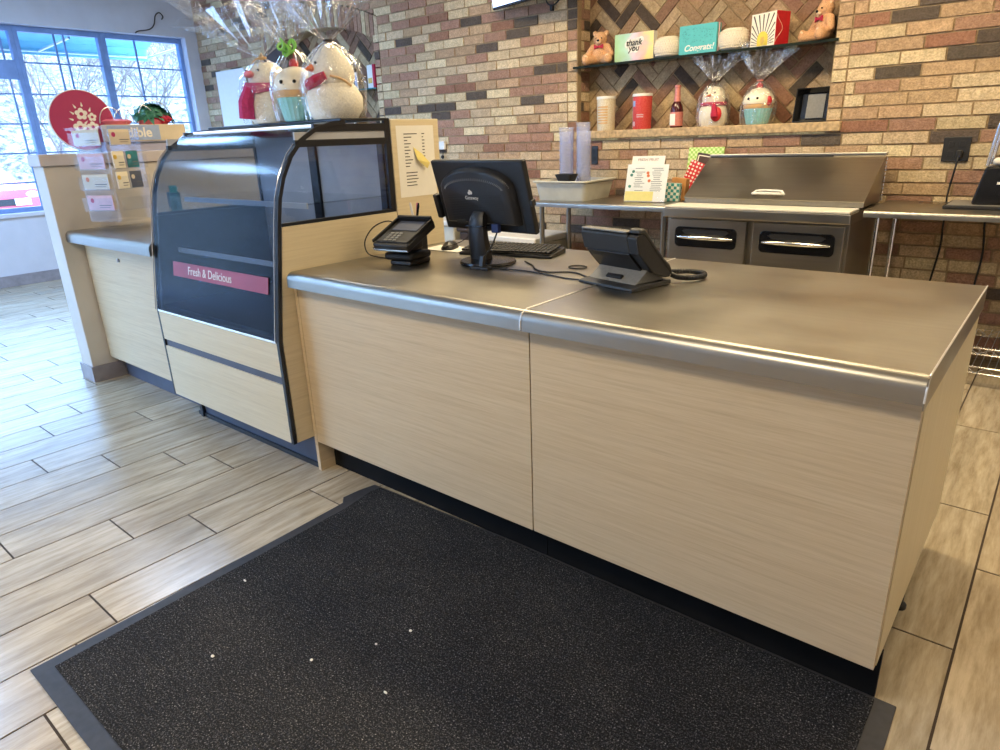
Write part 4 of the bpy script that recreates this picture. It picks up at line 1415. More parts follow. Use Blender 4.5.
RT = thing('work_table', 'steel work table at the right holding the black appliance', 'table', (0.3, 3.05, 0))
p = MB(); p.prism(top_profile(3.38, 2.735, 0.960, 0.922, 0.019), 'x', -0.748, 1.6); p.build('top', 'steel_h', RT, smooth=True, world=True)
for x, y in ((-0.685, 2.80), (-0.685, 3.31), (1.53, 2.80), (1.53, 3.31)):
    p = MB(); p.cyl((x, y, 0.02), (x, y, 0.932), 0.013, n=14)
    for i in range(34):
        p.cyl((x, y, 0.06 + i * 0.025), (x, y, 0.063 + i * 0.025), 0.0142, n=12)
    lg = p.build('leg', 'chrome', RT, smooth=True, world=True)
    p = MB(); p.lathe([(0.02, 0.0), (0.022, 0.012), (0.015, 0.02)], (x, y, 0), 14); p.build('foot', 'black', lg, smooth=True, world=True)

def wire_shelf(z, label):
    t = thing('wire_shelf', label, 'wire shelf', (0.3, 3.05, z), group='wire shelves under the right table')
    m_ = MB()
    x0, x1, y0, y1 = -0.62, 1.5, 2.84, 3.27
    for y in (y0, y1):
        m_.tube([(x0, y, z), (x1, y, z)], 0.004, 6)
        m_.tube([(x0, y, z - 0.035), (x1, y, z - 0.035)], 0.004, 6)
        n_ = 44
        m_.tube([(x0 + (x1 - x0) * i / n_, y, z - (0.035 if i % 2 else 0)) for i in range(n_ + 1)], 0.0028, 5)
    for x in (x0, x1):
        m_.tube([(x, y0, z), (x, y1, z)], 0.004, 6)
    m_.build('frame', 'chrome', t, smooth=True, world=True)
    m_ = MB()
    for i in range(60):
        x = x0 + 0.02 + (x1 - x0 - 0.04) * i / 59
        m_.tube([(x, y0, z + 0.006), (x, y1, z + 0.006)], 0.0022, 5)
    m_.build('deck_wires', 'wire', t, world=True)
    for x in (x0, x1):
        for y in (y0, y1):
            m_ = MB(); m_.cyl((x, y, 0.0 if z < 0.15 else 0.11), (x, y, z + 0.01), 0.010, n=10); m_.build('post', 'chrome', t, smooth=True, world=True)
wire_shelf(0.225, 'upper chrome wire shelf under the right work table')
wire_shelf(0.115, 'lower chrome wire shelf under the right work table')

# bins behind the monitor, left of the work table
def bin_(label, x0, x1, y0, y1, h, mat, lid):
    t = thing('storage_bin', label, 'bin', ((x0 + x1) / 2, (y0 + y1) / 2, 0))
    m_ = MB()
    rings = [m_.ring([(x0 + e, y0 + e, z), (x1 - e, y0 + e, z), (x1 - e, y1 - e, z), (x0 + e, y1 - e, z)]) for z, e in ((0, 0.04), (h - 0.05, 0.01))]
    m_.skin(rings); m_.build('body', mat, t, bevel=0.015, world=True)
    m_ = MB(); m_.box(x0 - 0.008, x1 + 0.008, y0 - 0.008, y1 + 0.008, h - 0.05, h); m_.build('lid', lid, t, bevel=0.012, smooth=True, world=True)
bin_('white lidded storage bin right behind the monitor by the table leg', -3.78, -3.12, 2.78, 3.28, 0.645, 'tub', 'white')
bin_('dark brown storage bin between two pale bins behind the monitor', -3.99, -3.81, 2.80, 3.25, 0.70, 'brown_box', 'brown_box')
bin_('white storage bin farthest left behind the mouse', -4.54, -4.03, 2.80, 3.28, 0.74, 'tub', 'white')

# tub with clear containers
TB = thing('bus_tub', 'grey-white plastic tub on the steel table under the shelf niche', 'tub', (-2.90, 3.02, 0.9455), R(2))
def rrect(w, d, r, n_=5):
    o_ = []
    for sx, sy, a0 in ((1, 1, 0), (-1, 1, PI / 2), (-1, -1, PI), (1, -1, 1.5 * PI)):
        o_ += arc((sx * (w - r), sy * (d - r)), r, a0, a0 + PI / 2, n_)
    return o_
m_ = MB()
rings = []
for z, w, d in ((0.0, 0.21, 0.20), (0.13, 0.234, 0.225), (0.137, 0.25, 0.242), (0.146, 0.25, 0.242), (0.147, 0.23, 0.222), (0.134, 0.226, 0.218), (0.008, 0.203, 0.193)):
    rings.append(m_.ring([(u, v, z) for u, v in rrect(w, d, 0.04)]))
m_.skin(rings); m_.build('shell', 'tub', TB, smooth=True)
for i, (x, y, n_) in enumerate(((-2.955, 2.99, 14), (-2.815, 3.02, 13), (-2.885, 3.12, 15))):
    t = thing('container_stack', ('tall stack of clear plastic cups at the front left of the tub', 'tall stack of clear plastic cups at the right of the tub', 'tallest stack of clear plastic cups at the back of the tub')[i], 'cups', (x, y, 0.9545), group='stacks of clear cups')
    for k in range(n_):
        m_ = MB()
        z = k * 0.033
        m_.lathe([(0.043, z), (0.057, z + 0.088), (0.062, z + 0.090), (0.062, z + 0.094), (0.055, z + 0.094), (0.042, z + 0.004)], (0, 0, 0), 18)
        m_.build('cup', 'cups', t, smooth=True)
t = thing('black_bowl', 'small black square bowl upside down in the pale tub', 'bowl', (-2.875, 2.872, 0.9545))
m_ = MB()
rings = [m_.ring([(u, v, z) for u, v in rrect(w, w * 0.8, 0.015, 3)]) for z, w in ((0.0, 0.05), (0.13, 0.055), (0.175, 0.072), (0.185, 0.074), (0.186, 0.066), (0.14, 0.05))]
m_.skin(rings); m_.build('shell', 'black', t, smooth=True)

# menu sign
MS = thing('menu_sign', 'white printed menu card in a clear stand on the steel table', 'menu sign', (-2.225, 2.90, 0.946), R(4))
MS.scale = (1.08, 1, 1)
tl = Matrix.Rotation(R(-14), 4, 'X')
m_ = MB(); m_.box(-0.145, 0.145, -0.003, 0.0, 0.004, 0.265); m_.xf(tl); cd = m_.build('card', 'paper', MS)
m_ = MB(); m_.box(-0.122, 0.108, 0.004, 0.007, 0.20, 0.325); m_.xf(tl); m_.build('header_card', 'header', MS)
m_ = MB(); m_.box(-0.15, 0.15, -0.0065, -0.0035, 0.0, 0.27); m_.box(-0.15, 0.15, -0.035, 0.09, 0.0005, 0.0035); m_.xf(Matrix.Identity(4)); 
m_ = MB(); m_.box(-0.148, 0.148, -0.0075, -0.0045, 0.002, 0.268); m_.xf(tl); m_.build('clear_front', 'glass', MS)
m_ = MB(); m_.box(-0.148, 0.148, -0.02, 0.09, 0.0, 0.003); m_.build('clear_base', 'acrylic', MS)
q = random.Random(4)
m_ = MB()
for i in range(13):
    z = 0.235 - i * 0.013
    for a, b_ in ((-0.09, -0.01), (0.03, 0.12)):
        if q.random() < 0.85:
            m_.box(a + q.uniform(0, 0.02), b_ - q.uniform(0, 0.03), -0.0036, -0.003, z, z + 0.004)
m_.xf(tl); m_.build('printed_lines', 'ink_lt', cd)
for nm, mt_, pts_ in (('leaf_print', 'leaf', [(-0.11, 0.19), (-0.115, 0.11), (-0.10, 0.215)]), ('orange_print', 'orange', [(0.01, 0.185), (0.02, 0.15), (0.005, 0.205)])):
    m_ = MB()
    for u, v in pts_:
        m_.cyl((u, -0.0038, v), (u, -0.003, v), 0.011, n=10)
    m_.xf(tl); m_.build(nm, mt_, cd)
m_ = MB(); m_.box(-0.142, 0.06, -0.0042, -0.0031, 0.008, 0.075); m_.xf(tl); m_.build('yellow_slip', 'note', cd)
lt = text('lettering', 'FRESH FRUIT', 0.026, 'ink_lt', MS, (0, 0, 0), (0, 0, 0), 'CENTER')
lt.matrix_local = tl @ Matrix.Translation((-0.007, 0.0035, 0.298)) @ Matrix.Rotation(R(90), 4, 'X')

# things leaning on the wall behind the hood
def slab(name, label, cat, c, size, rot, mat, extra=()):
    t = thing(name, label, cat, c)
    t.rotation_euler = rot
    w, d, h_ = size
    m_ = MB(); m_.box(-w / 2, w / 2, -d / 2, d / 2, 0, h_); o_ = m_.build('board', mat, t, bevel=0.004)
    for nm, mt_, b_ in extra:
        m_ = MB(); m_.box(*b_); m_.build(nm, mt_, o_)
    return t
slab('green_tray', 'lime checked tray leaning on the brick wall behind the hood', 'tray', (-1.975, 3.31, 0.946), (0.27, 0.02, 0.36), (R(-9), 0, 0), 'green_check')
slab('picture_frame', 'dark framed board tilted in front of the lime checked tray', 'frame', (-1.965, 3.265, 0.946), (0.20, 0.014, 0.315), (R(-9), R(9), 0), 'walnut',
     (('mat_border', 'cream', (-0.09, 0.09, -0.0078, -0.007, 0.015, 0.30)), ('dark_panel', 'brown_box', (-0.083, 0.083, -0.0086, -0.0078, 0.022, 0.293))))
slab('gift_box', 'red polka dot gift box tilted beside the raised steel hood', 'box', (-2.075, 3.235, 0.946), (0.12, 0.04, 0.275), (R(-8), R(20), 0), 'polka')
slab('gift_box', 'small orange gift box between the teal checked box and the steel hood', 'box', (-2.065, 3.13, 0.946), (0.12, 0.05, 0.155), (0, R(4), R(-6)), 'orange_box')
slab('gift_box', 'teal checked gift box wedged left of the raised steel hood', 'box', (-2.09, 3.055, 0.946), (0.13, 0.05, 0.125), (0, R(3), R(8)), 'teal_check')
slab('gift_box', 'small crimson gift box beside the menu sign', 'box', (-2.165, 3.06, 0.946), (0.05, 0.05, 0.055), (0, 0, R(12)), 'crimson')

# right table: tray, appliance, outlet and cords
t = thing('serving_tray', 'black edged tray under the appliance on the right steel table', 'tray', (0.02, 3.11, 0.961))
m_ = MB(); m_.box(-0.42, 0.5, -0.16, 0.16, 0, 0.018); m_.build('rim', 'black', t, bevel=0.004)
m_ = MB(); m_.box(-0.405, 0.485, -0.145, 0.145, 0.0182, 0.0215); m_.build('surface', 'grey_light', t)
AP = thing('countertop_dispenser', 'black countertop appliance with a clear hood at the right edge', 'dispenser', (-0.02, 3.1, 0.983))
m_ = MB()
rings = [m_.ring([(x0, -0.11, z), (0.24, -0.11, z), (0.24, 0.11, z), (x0, 0.11, z)]) for z, x0 in ((0, -0.255), (0.03, -0.252), (0.185, -0.222), (0.20, -0.218))]
m_.skin(rings); bo = m_.build('body', 'black_gloss', AP, bevel=0.01)
m_ = MB(); m_.box(-0.155, 0.05, -0.1135, -0.1105, 0.108, 0.122); m_.build('label_strip', 'white', bo)
hood = [(-0.215, 0.202), (-0.195, 0.40), (-0.182, 0.46), (-0.16, 0.488), (-0.12, 0.495), (0.23, 0.495)]
for y in (-0.105, 0.105):
    m_ = MB(); m_.tube([(u, y, v) for u, v in hood], 0.009, 8); m_.build('hood_rail', 'chrome', AP, smooth=True)
m_ = MB(); m_.shell(hood, 'y', -0.10, 0.10, 0.003); m_.build('clear_hood', 'acrylic', AP)
m_ = MB(); m_.box(-0.21, 0.23, 0.098, 0.102, 0.202, 0.485); m_.build('rear_pane', 'acrylic', AP)
q = random.Random(8)
for i in range(4):
    m_ = MB(); m_.ball((-0.17 + i * 0.055, q.uniform(-0.05, 0.05), 0.222), (0.03, 0.03, 0.022), 12, 8); m_.build('filling', 'paper', AP, smooth=True)

def outlet(label, x, z, w, h_, n_):
    t = thing('wall_outlet', label, 'outlet', (x, YB - 0.0035, z))
    m_ = MB(); m_.box(-w / 2, w / 2, -0.006, 0, -h_ / 2, h_ / 2); pl_ = m_.build('plate', 'black_plastic', t, bevel=0.003)
    for i in range(n_):
        for dz in (-0.028, 0.028):
            m_ = MB()
            cx = (i - (n_ - 1) / 2) * 0.055
            m_.box(cx - 0.014, cx + 0.014, -0.0085, -0.0062, dz - 0.017, dz + 0.017)
            m_.build('socket', 'black', pl_, bevel=0.003)
    return t
outlet('black double wall outlet with a plugged cord above the right table', -0.437, 1.262, 0.138, 0.140, 2)
outlet('narrow black wall outlet beside the clear cup stacks', -2.951, 1.258, 0.062, 0.142, 1)
def cord(label, pts, plug=None):
    t = thing('power_cord', label, 'power cord', pts[0])
    m_ = MB(); m_.tube(smooth_path(pts), 0.0055, 8); m_.build('cable', 'black', t, smooth=True, world=True)
    if plug:
        m_ = MB(); m_.obox(plug, (0.03, 0.03, 0.045)); m_.build('plug', 'black', t, bevel=0.006, world=True)
cord('black power cord hanging from the double outlet', [(-0.415, 3.355, 1.22), (-0.42, 3.345, 1.15), (-0.432, 3.36, 1.05), (-0.436, 3.365, 0.98), (-0.435, 3.388, 0.93), (-0.432, 3.386, 0.80), (-0.428, 3.386, 0.68), (-0.45, 3.386, 0.46), (-0.46, 3.37, 0.28)], (-0.415, 3.37, 1.235))
cord('black power cord below the appliance, right of the other cord', [(-0.235, 3.386, 0.955), (-0.225, 3.386, 0.84), (-0.205, 3.386, 0.66), (-0.215, 3.386, 0.46), (-0.22, 3.37, 0.28)])
t = thing('wall_box', 'small white control box on the brick wall behind the price list', 'control box', (-4.70, YB - 0.004, 1.33))
m_ = MB(); m_.box(-0.06, 0.06, -0.03, 0, 0, 0.075); m_.build('housing', 'white', t, bevel=0.005)
m_ = MB(); m_.ball((0.02, -0.02, -0.07), (0.018, 0.016, 0.018), 12, 8); m_.tube([(0.02, -0.012, -0.06), (0.02, -0.012, 0.0)], 0.004, 6); m_.build('sensor_bulb', 'black', t, smooth=True)

# TV menu board on its wall arm
TV = thing('television', 'wall mounted television with a lit screen at the top edge', 'television', (-3.42, 3.17, 2.43), R(-14))
tt = Matrix.Rotation(R(8), 4, 'X')
m_ = MB(); m_.box(-0.50, 0.50, 0.0, 0.05, 0.0, 0.60); m_.xf(tt); bz = m_.build('bezel', 'black_gloss', TV, bevel=0.006)
m_ = MB(); m_.box(-0.488, 0.488, -0.003, -0.0005, 0.018, 0.588); m_.xf(tt); m_.build('screen', 'tv_screen', bz)
m_ = MB(); m_.box(-0.12, 0.12, 0.02, 0.10, 0.2, 0.45); m_.box(-0.03, 0.03, 0.10, 0.215, 0.30, 0.36); m_.build('wall_arm', 'black', TV)
cord('tangle of black cable hanging on the bricks right of the television', [(-3.43, 3.375, 2.56), (-3.40, 3.36, 2.44), (-3.34, 3.35, 2.40), (-3.28, 3.36, 2.43), (-3.24, 3.375, 2.52)], (-3.345, 3.36, 2.385))

# ------------------------------------------------------------------ right niche: glass shelf and what stands on it
GZ = 1.936
t = thing('glass_shelf', 'long dark-edged glass shelf across the herringbone brick niche', 'shelf', (-2.16, 3.49, GZ))
m_ = MB(); m_.box(-3.125, -1.195, 3.388, 3.60, GZ - 0.010, GZ - 0.0005); m_.build('pane', 'shelf_glass', t, world=True)
m_ = MB(); m_.box(-3.155, -1.165, 3.374, 3.3875, GZ - 0.016, GZ); m_.build('front_edge', 'shelf_edge', t, world=True)

def teddy(label, x, y, z, rz, s=1.0):
    t = thing('teddy_bear', label, 'teddy bear', (x, y, z), rz, 'teddy bears on the glass shelf')
    m_ = MB()
    m_.ball((0, 0.0, 0.078), (0.062, 0.052, 0.074), 18, 12)
    m_.ball((0, -0.006, 0.178), (0.052, 0.047, 0.048), 18, 12)
    m_.ball((0, -0.01, 0.138), (0.036, 0.034, 0.03), 12, 8)
    for sx in (-1, 1):
        m_.ball((sx * 0.044, 0.0, 0.216), (0.020, 0.012, 0.020), 12, 8)
        for i in range(4):
            u = i / 3
            m_.ball((sx * (0.056 + 0.036 * u), -0.012 - 0.018 * u, 0.118 - 0.052 * u), 0.027 - 0.004 * u, 12, 8)
        for i in range(4):
            u = i / 3
            m_.ball((sx * (0.045 + 0.038 * u), -0.03 - 0.055 * u, 0.034 - 0.002 * u), 0.032 + 0.002 * u, 12, 8)
        m_.ball((sx * 0.088, -0.092, 0.042), (0.028, 0.020, 0.034), 12, 8)
    m_.ball((0, -0.048, 0.166), (0.026, 0.018, 0.020), 12, 8)
    for v in m_.bm.verts:
        v.co *= s
    bd = m_.build('body', 'bear', t)
    rm = bd.modifiers.new('skin', 'REMESH')
    rm.mode = 'VOXEL'
    rm.voxel_size = 0.0058
    rm.use_smooth_shade = True
    sm = bd.modifiers.new('soften', 'SMOOTH')
    sm.iterations = 6
    m_ = MB(); m_.ball((0, -0.056, 0.163), (0.021, 0.014, 0.016), 12, 8); m_.build('muzzle', 'bear_lt', t, smooth=True)
    m_ = MB(); m_.ball((0, -0.071, 0.171), (0.011, 0.007, 0.008), 10, 6); m_.build('nose', 'black_gloss', t, smooth=True)
    for sx in (-1, 1):
        m_ = MB(); m_.ball((sx * 0.020, -0.051, 0.187), 0.0075, 10, 6); m_.build('eye', 'black_gloss', t, smooth=True)
        m_ = MB(); m_.ball((sx * 0.089, -0.110, 0.044), (0.022, 0.008, 0.026), 12, 8); m_.build('foot_pad', 'bear_lt', t, smooth=True)
        m_ = MB(); m_.ball((sx * 0.043, -0.011, 0.216), (0.012, 0.006, 0.012), 10, 6); m_.build('inner_ear', 'bear_lt', t, smooth=True)
    m_ = MB()
    for sx in (-1, 1):
        a = m_.ring([(sx * 0.004, -0.050, 0.132), (sx * 0.004, -0.050, 0.124), (sx * 0.004, -0.060, 0.124), (sx * 0.004, -0.060, 0.132)])
        b = m_.ring([(sx * 0.036, -0.046, 0.146), (sx * 0.036, -0.046, 0.112), (sx * 0.036, -0.058, 0.112), (sx * 0.036, -0.058, 0.146)])
        m_.skin([a, b])
    m_.ball((0, -0.057, 0.128), 0.009, 10, 6)
    m_.build('bow_tie', 'crimson', t, bevel=0.002)
    return t
teddy('tan teddy bear with a red bow at the left end of the glass shelf', -2.955, 3.47, GZ + 0.002, R(14), 1.06)
teddy('tan teddy bear with a red bow beside the sunburst box', -1.285, 3.49, GZ + 0.002, R(-40), 1.06)

def gbox(label, x0, x1, y, d, h_, rz, face, body):
    t = thing('gift_box', label, 'gift box', ((x0 + x1) / 2, y, GZ + 0.0005), rz, None)
    w = x1 - x0
    m_ = MB(); m_.box(-w / 2, w / 2, 0, d, 0, h_); b_ = m_.build('carton', body, t, bevel=0.002)
    m_ = MB(); m_.box(-w / 2 + 0.001, w / 2 - 0.001, -0.0012, -0.0002, 0.001, h_ - 0.001); f_ = m_.build('front_print', face, b_)
    return t, f_
t, f_ = gbox('rainbow coloured thank you box beside the left teddy bear', -2.80, -2.475, 3.43, 0.06, 0.196, R(2), 'rainbow', 'white')
m_ = MB()
for u, v, r_ in ((-0.035, 0.125, 0.030), (0.0, 0.125, 0.030), (0.035, 0.130, 0.030), (0.062, 0.145, 0.022), (-0.02, 0.088, 0.028), (0.015, 0.085, 0.028), (-0.055, 0.118, 0.022)):
    m_.cyl((u, -0.0013, v), (u, -0.0022, v), r_, n=20)
m_.build('word_bubble', 'paper', f_)
text('lettering', 'thank\nyou', 0.058, 'ink', f_, (0.0, -0.0026, 0.108), (R(90), 0, 0), 'CENTER', 0.25, bold=0.0012, lead=0.68)
t, f_ = gbox('teal gift box reading Congrats between two cream knitted pots', -2.265, -1.982, 3.425, 0.07, 0.192, R(-1), 'teal', 'teal')
text('lettering', 'Congrats!', 0.056, 'paper', f_, (0.01, -0.0018, 0.042), (R(90), 0, 0), 'CENTER', 0.28, bold=0.0012)
m_ = MB()
q = random.Random(6)
for i in range(70):
    u, v = q.uniform(-0.115, 0.115), q.uniform(0.075, 0.172)
    m_.obox((u, -0.0016, v), (q.uniform(0.004, 0.009), 0.0008, 0.0022), (0, q.uniform(0, 3), 0))
m_.build('confetti_print', 'teal_dark', f_)
m_ = MB(); m_.box(0.1425, 0.152, 0.02, 0.024, 0.0, 0.19); m_.build('side_flap', 'pale_pink', t)
t, f_ = gbox('cream sunburst gift box with a red side panel', -1.755, -1.555, 3.41, 0.135, 0.205, R(-20), 'cream', 'red')
m_ = MB()
for i in range(15):
    a = PI * (i + 0.5) / 15
    c_, s_ = math.cos(a), math.sin(a)
    L = min(0.092 / max(abs(c_), 1e-3), 0.185 / max(s_, 1e-3), 0.2)
    pts = [(0.047 * math.cos(a - 0.03), 0.01 + 0.047 * math.sin(a - 0.03)), (L * math.cos(a - 0.025), 0.01 + L * math.sin(a - 0.025)), (L * math.cos(a + 0.025), 0.01 + L * math.sin(a + 0.025)), (0.047 * math.cos(a + 0.03), 0.01 + 0.047 * math.sin(a + 0.03))]
    m_.prism(pts, 'y', -0.0022, -0.0014)
m_.build('ray_print', 'walnut', f_)
m_ = MB(); m_.prism([(-0.043, 0.006), (0.043, 0.006)] + arc((0, 0.05), 0.043, 0, PI, 12), 'y', -0.0028, -0.0014); m_.build('arch_print', 'yellow', f_)
m_ = MB(); m_.prism([(0.0, 0.01), (0.018, 0.03), (0.012, 0.06), (-0.012, 0.06), (-0.018, 0.03)], 'y', -0.0036, -0.0029); m_.build('flame_print', 'gold', f_)
m_ = MB(); m_.tube([(0.1004, 0.005 + 0.06 * math.sin(i / 10 * PI) ** 2, 0.02 + 0.165 * i / 10) for i in range(11)], 0.0012, 5); m_.build('side_curve', 'cream', t)

for lab, x in (('cream knitted pot beside the rainbow thank you box', -2.375), ('cream knitted pot between the teal box and the sunburst box', -1.878)):
    t = thing('knitted_pot', lab, 'pot', (x, 3.475, GZ + 0.0005), 0, 'cream knitted pots')
    m_ = MB()
    prof = [(0.0, 0.0), (0.066, 0.0), (0.088, 0.014), (0.102, 0.045), (0.105, 0.075), (0.098, 0.108), (0.080, 0.134), (0.062, 0.142), (0.055, 0.134), (0.0, 0.13)]
    m_.lathe(prof, (0, 0, 0), 60, (1, 0.85), 30, 0.012)
    m_.build('knit_body', 'knit', t, smooth=True)
    m_ = MB()
    for k in range(7):
        z = 0.020 + k * 0.0165
        rr = 0.0895 + 0.0155 * math.sin(PI * max(0.0, z - 0.012) / 0.122)
        for i in range(36):
            a = 2 * PI * (i + 0.5 * (k % 2)) / 36
            m_.ball(((rr - 0.003) * math.cos(a), 0.85 * (rr - 0.003) * math.sin(a), z), (0.0065, 0.0065, 0.0075), 6, 4)
    m_.build('knit_stitches', 'knit', t, smooth=True)

# ------------------------------------------------------------------ right niche: stone sill things
SZ = SILL1 + 0.0005
def tin(label, x, mat, lid, emblem):
    t = thing('drink_tin', label, 'tin', (x, 3.45, SZ))
    m_ = MB(); m_.lathe([(0.0, 0), (0.068, 0), (0.07, 0.004), (0.074, 0.236), (0.0, 0.236)], (0, 0, 0), 32); b_ = m_.build('body', mat, t, smooth=True)
    m_ = MB(); m_.lathe([(0.0, 0.236), (0.078, 0.236), (0.078, 0.252), (0.074, 0.256), (0.0, 0.256)], (0, 0, 0), 32); m_.build('lid', lid, t, smooth=True)
    def patch(name, mat_, a0, a1, z0, z1, par=b_, rows=1):
        q_ = MB()
        for r_ in range(rows):
            za = z0 + (z1 - z0) * r_ / rows
            zb = za + (z1 - z0) / rows * (0.55 if rows > 1 else 1)
            k_ = 8
            def ring_(rr, z):
                return [((rr + 0.0000) * math.cos(a0 + (a1 - a0) * i / k_), rr * math.sin(a0 + (a1 - a0) * i / k_), z) for i in range(k_ + 1)]
            f = lambda z: 0.070 + 0.004 * (z - 0.004) / 0.232
            o1, o2 = q_.ring(ring_(f(za) + 0.0012, za)), q_.ring(ring_(f(zb) + 0.0012, zb))
            for i in range(k_):
                q_.bm.faces.new((o1[i], o1[i + 1], o2[i + 1], o2[i]))
        q_.build(name, mat_, par)
    if emblem:
        patch('pale_stripe', 'pale_pink', R(195), R(225), 0.01, 0.228)
        patch('blue_emblem', 'blue_label', R(228), R(252), 0.165, 0.205)
        patch('printed_lines', 'pale_pink', R(262), R(305), 0.085, 0.115, rows=2)
        patch('white_emblem', 'pale_pink', R(232), R(250), 0.022, 0.055)
    else:
        patch('printed_lines', 'tan', R(235), R(310), 0.05, 0.19, rows=7)
tin('cream speckled tin with a white lid at the left of the stone sill', -2.882, 'tin_print', 'white', None)
t_ = tin('red printed tin with a white lid on the stone sill', -2.558, 'tin_red', 'white', 'white')
m_ = MB()
B = thing('bottle', 'small red bottle with rose foil neck on the stone sill', 'bottle', (-2.268, 3.45, SZ))
m_.lathe([(0.0, 0), (0.045, 0), (0.047, 0.006), (0.047, 0.125), (0.040, 0.155), (0.024, 0.185)], (0, 0, 0), 26); m_.build('glass_body', 'bottle', B, smooth=True)
m_ = MB(); m_.lathe([(0.025, 0.180), (0.022, 0.22), (0.019, 0.28), (0.023, 0.282), (0.023, 0.296), (0.0, 0.30)], (0, 0, 0), 22); m_.build('foil_neck', 'rose', B, smooth=True)
m_ = MB(); m_.lathe([(0.0478, 0.012), (0.0478, 0.11)], (0, 0, 0), 26); m_.build('label', 'rose', B, smooth=True)
m_ = MB(); m_.skin([m_.ring([(0.0485 * math.cos(a), 0.0485 * math.sin(a), z) for z in (0.016, 0.10)] ) for a in [R(215 + 6 * i) for i in range(11)]] , cap=False) if False else m_.box(-0.03, 0.012, -0.0495, -0.046, 0.018, 0.098); m_.build('white_label', 'paper', B)

def cellophane(parent, r, neck, fl_h, fl_w, seed, lean=(0, 0), sq=0.8, nr=0.014, film='cello'):
    """clear film: a loose bag up to the tied neck and a pleated fan above it"""
    q = random.Random(seed)
    n = 44
    m_ = MB()
    amp = [q.uniform(-1, 1) for _ in range(n)]
    prof = [(r * 0.97, 0.002), (r * 1.06, neck * 0.18), (r * 1.08, neck * 0.45), (r * 0.92, neck * 0.70), (r * 0.50, neck * 0.90), (nr, neck)]
    rings = []
    for k, (rr, z) in enumerate(prof):
        rings.append(m_.ring([(rr * (1 + 0.05 * amp[(j + k * 5) % n]) * math.cos(2 * PI * j / n), sq * rr * (1 + 0.05 * amp[(j + k * 3) % n]) * math.sin(2 * PI * j / n),
                               z + (0.006 * amp[(j * 3 + k) % n] if 0 < k < 5 else 0)) for j in range(n)]))
    for k in range(1, 7):
        u = k / 6
        rr = nr + (fl_w - nr) * (u ** 0.8)
        ring = []
        for j in range(n):
            a = 2 * PI * j / n
            pl_ = 1 + (0.32 if j % 2 else -0.32) * u * (0.6 + 0.4 * abs(amp[j]))
            tip = fl_h * u * (1 + (0.30 * amp[(j // 4 * 4) % n] * u))
            ring.append((rr * pl_ * math.cos(a) + lean[0] * u, 0.5 * rr * pl_ * math.sin(a) + lean[1] * u, neck + tip))
        rings.append(m_.ring(ring))
    m_.skin(rings, cap=False)
    return m_.build('cellophane_bag', film, parent)
def neck_ribbon(parent, neck, mat, tails=True, nr=0.018):
    m_ = MB()
    m_.tube([(nr * math.cos(a), nr * 0.8 * math.sin(a), neck) for a in [2 * PI * i / 16 for i in range(16)]], 0.005, 6, closed=True)
    if tails:
        m_.tube(smooth_path([(0.0, -nr, neck), (-0.03, -0.035, neck - 0.02), (-0.05, -0.04, neck - 0.07)]), 0.003, 5)
        m_.tube(smooth_path([(0.0, -nr, neck), (0.025, -0.04, neck + 0.015), (0.04, -0.05, neck - 0.01)]), 0.003, 5)
    m_.build('ribbon', mat, parent, smooth=True)

def snowman(label, x, y, z, s=1.0, group=None):
    t = thing('snowman_jar', label, 'wrapped gift', (x, y, z), R(8))
    m_ = MB(); m_.lathe([(0, 0), (0.085, 0.0), (0.102, 0.03), (0.104, 0.08), (0.092, 0.125), (0.074, 0.148), (0.078, 0.165), (0.082, 0.195), (0.072, 0.235), (0.045, 0.262), (0, 0.272)], (0, 0, 0), 30, (1, 0.85)); m_.build('jar_body', 'cream', t, smooth=True)
    m_ = MB(); m_.tube([(0.083 * math.cos(a), 0.071 * math.sin(a), 0.150) for a in [2 * PI * i / 24 for i in range(24)]], 0.014, 8, closed=True)
    m_.tube([(0.02, -0.075, 0.150), (0.035, -0.095, 0.11), (0.04, -0.103, 0.06)], [0.016, 0.022, 0.026], 8)
    m_.build('scarf', 'crimson', t, smooth=True)
    m_ = MB(); m_.tube([(-0.01, -0.066, 0.208), (-0.03, -0.100, 0.203)], [0.010, 0.002], 10); m_.build('nose', 'orange', t, smooth=True)
    for sx in (-0.034, 0.022):
        m_ = MB(); m_.ball((sx, -0.062, 0.226), 0.006, 8, 6); m_.build('eye', 'black_gloss', t, smooth=True)
    m_ = MB(); m_.ball((0.045, -0.085, 0.08), (0.04, 0.02, 0.05), 14, 10); m_.build('mitten', 'red', t, smooth=True)
    cellophane(t, 0.112, 0.300, 0.175, 0.155, 21, film='cello_shelf')
    neck_ribbon(t, 0.300, 'walnut')
    return t
snowman('cellophane wrapped white snowman jar with red scarf on the stone sill', -1.995, 3.475, SZ)

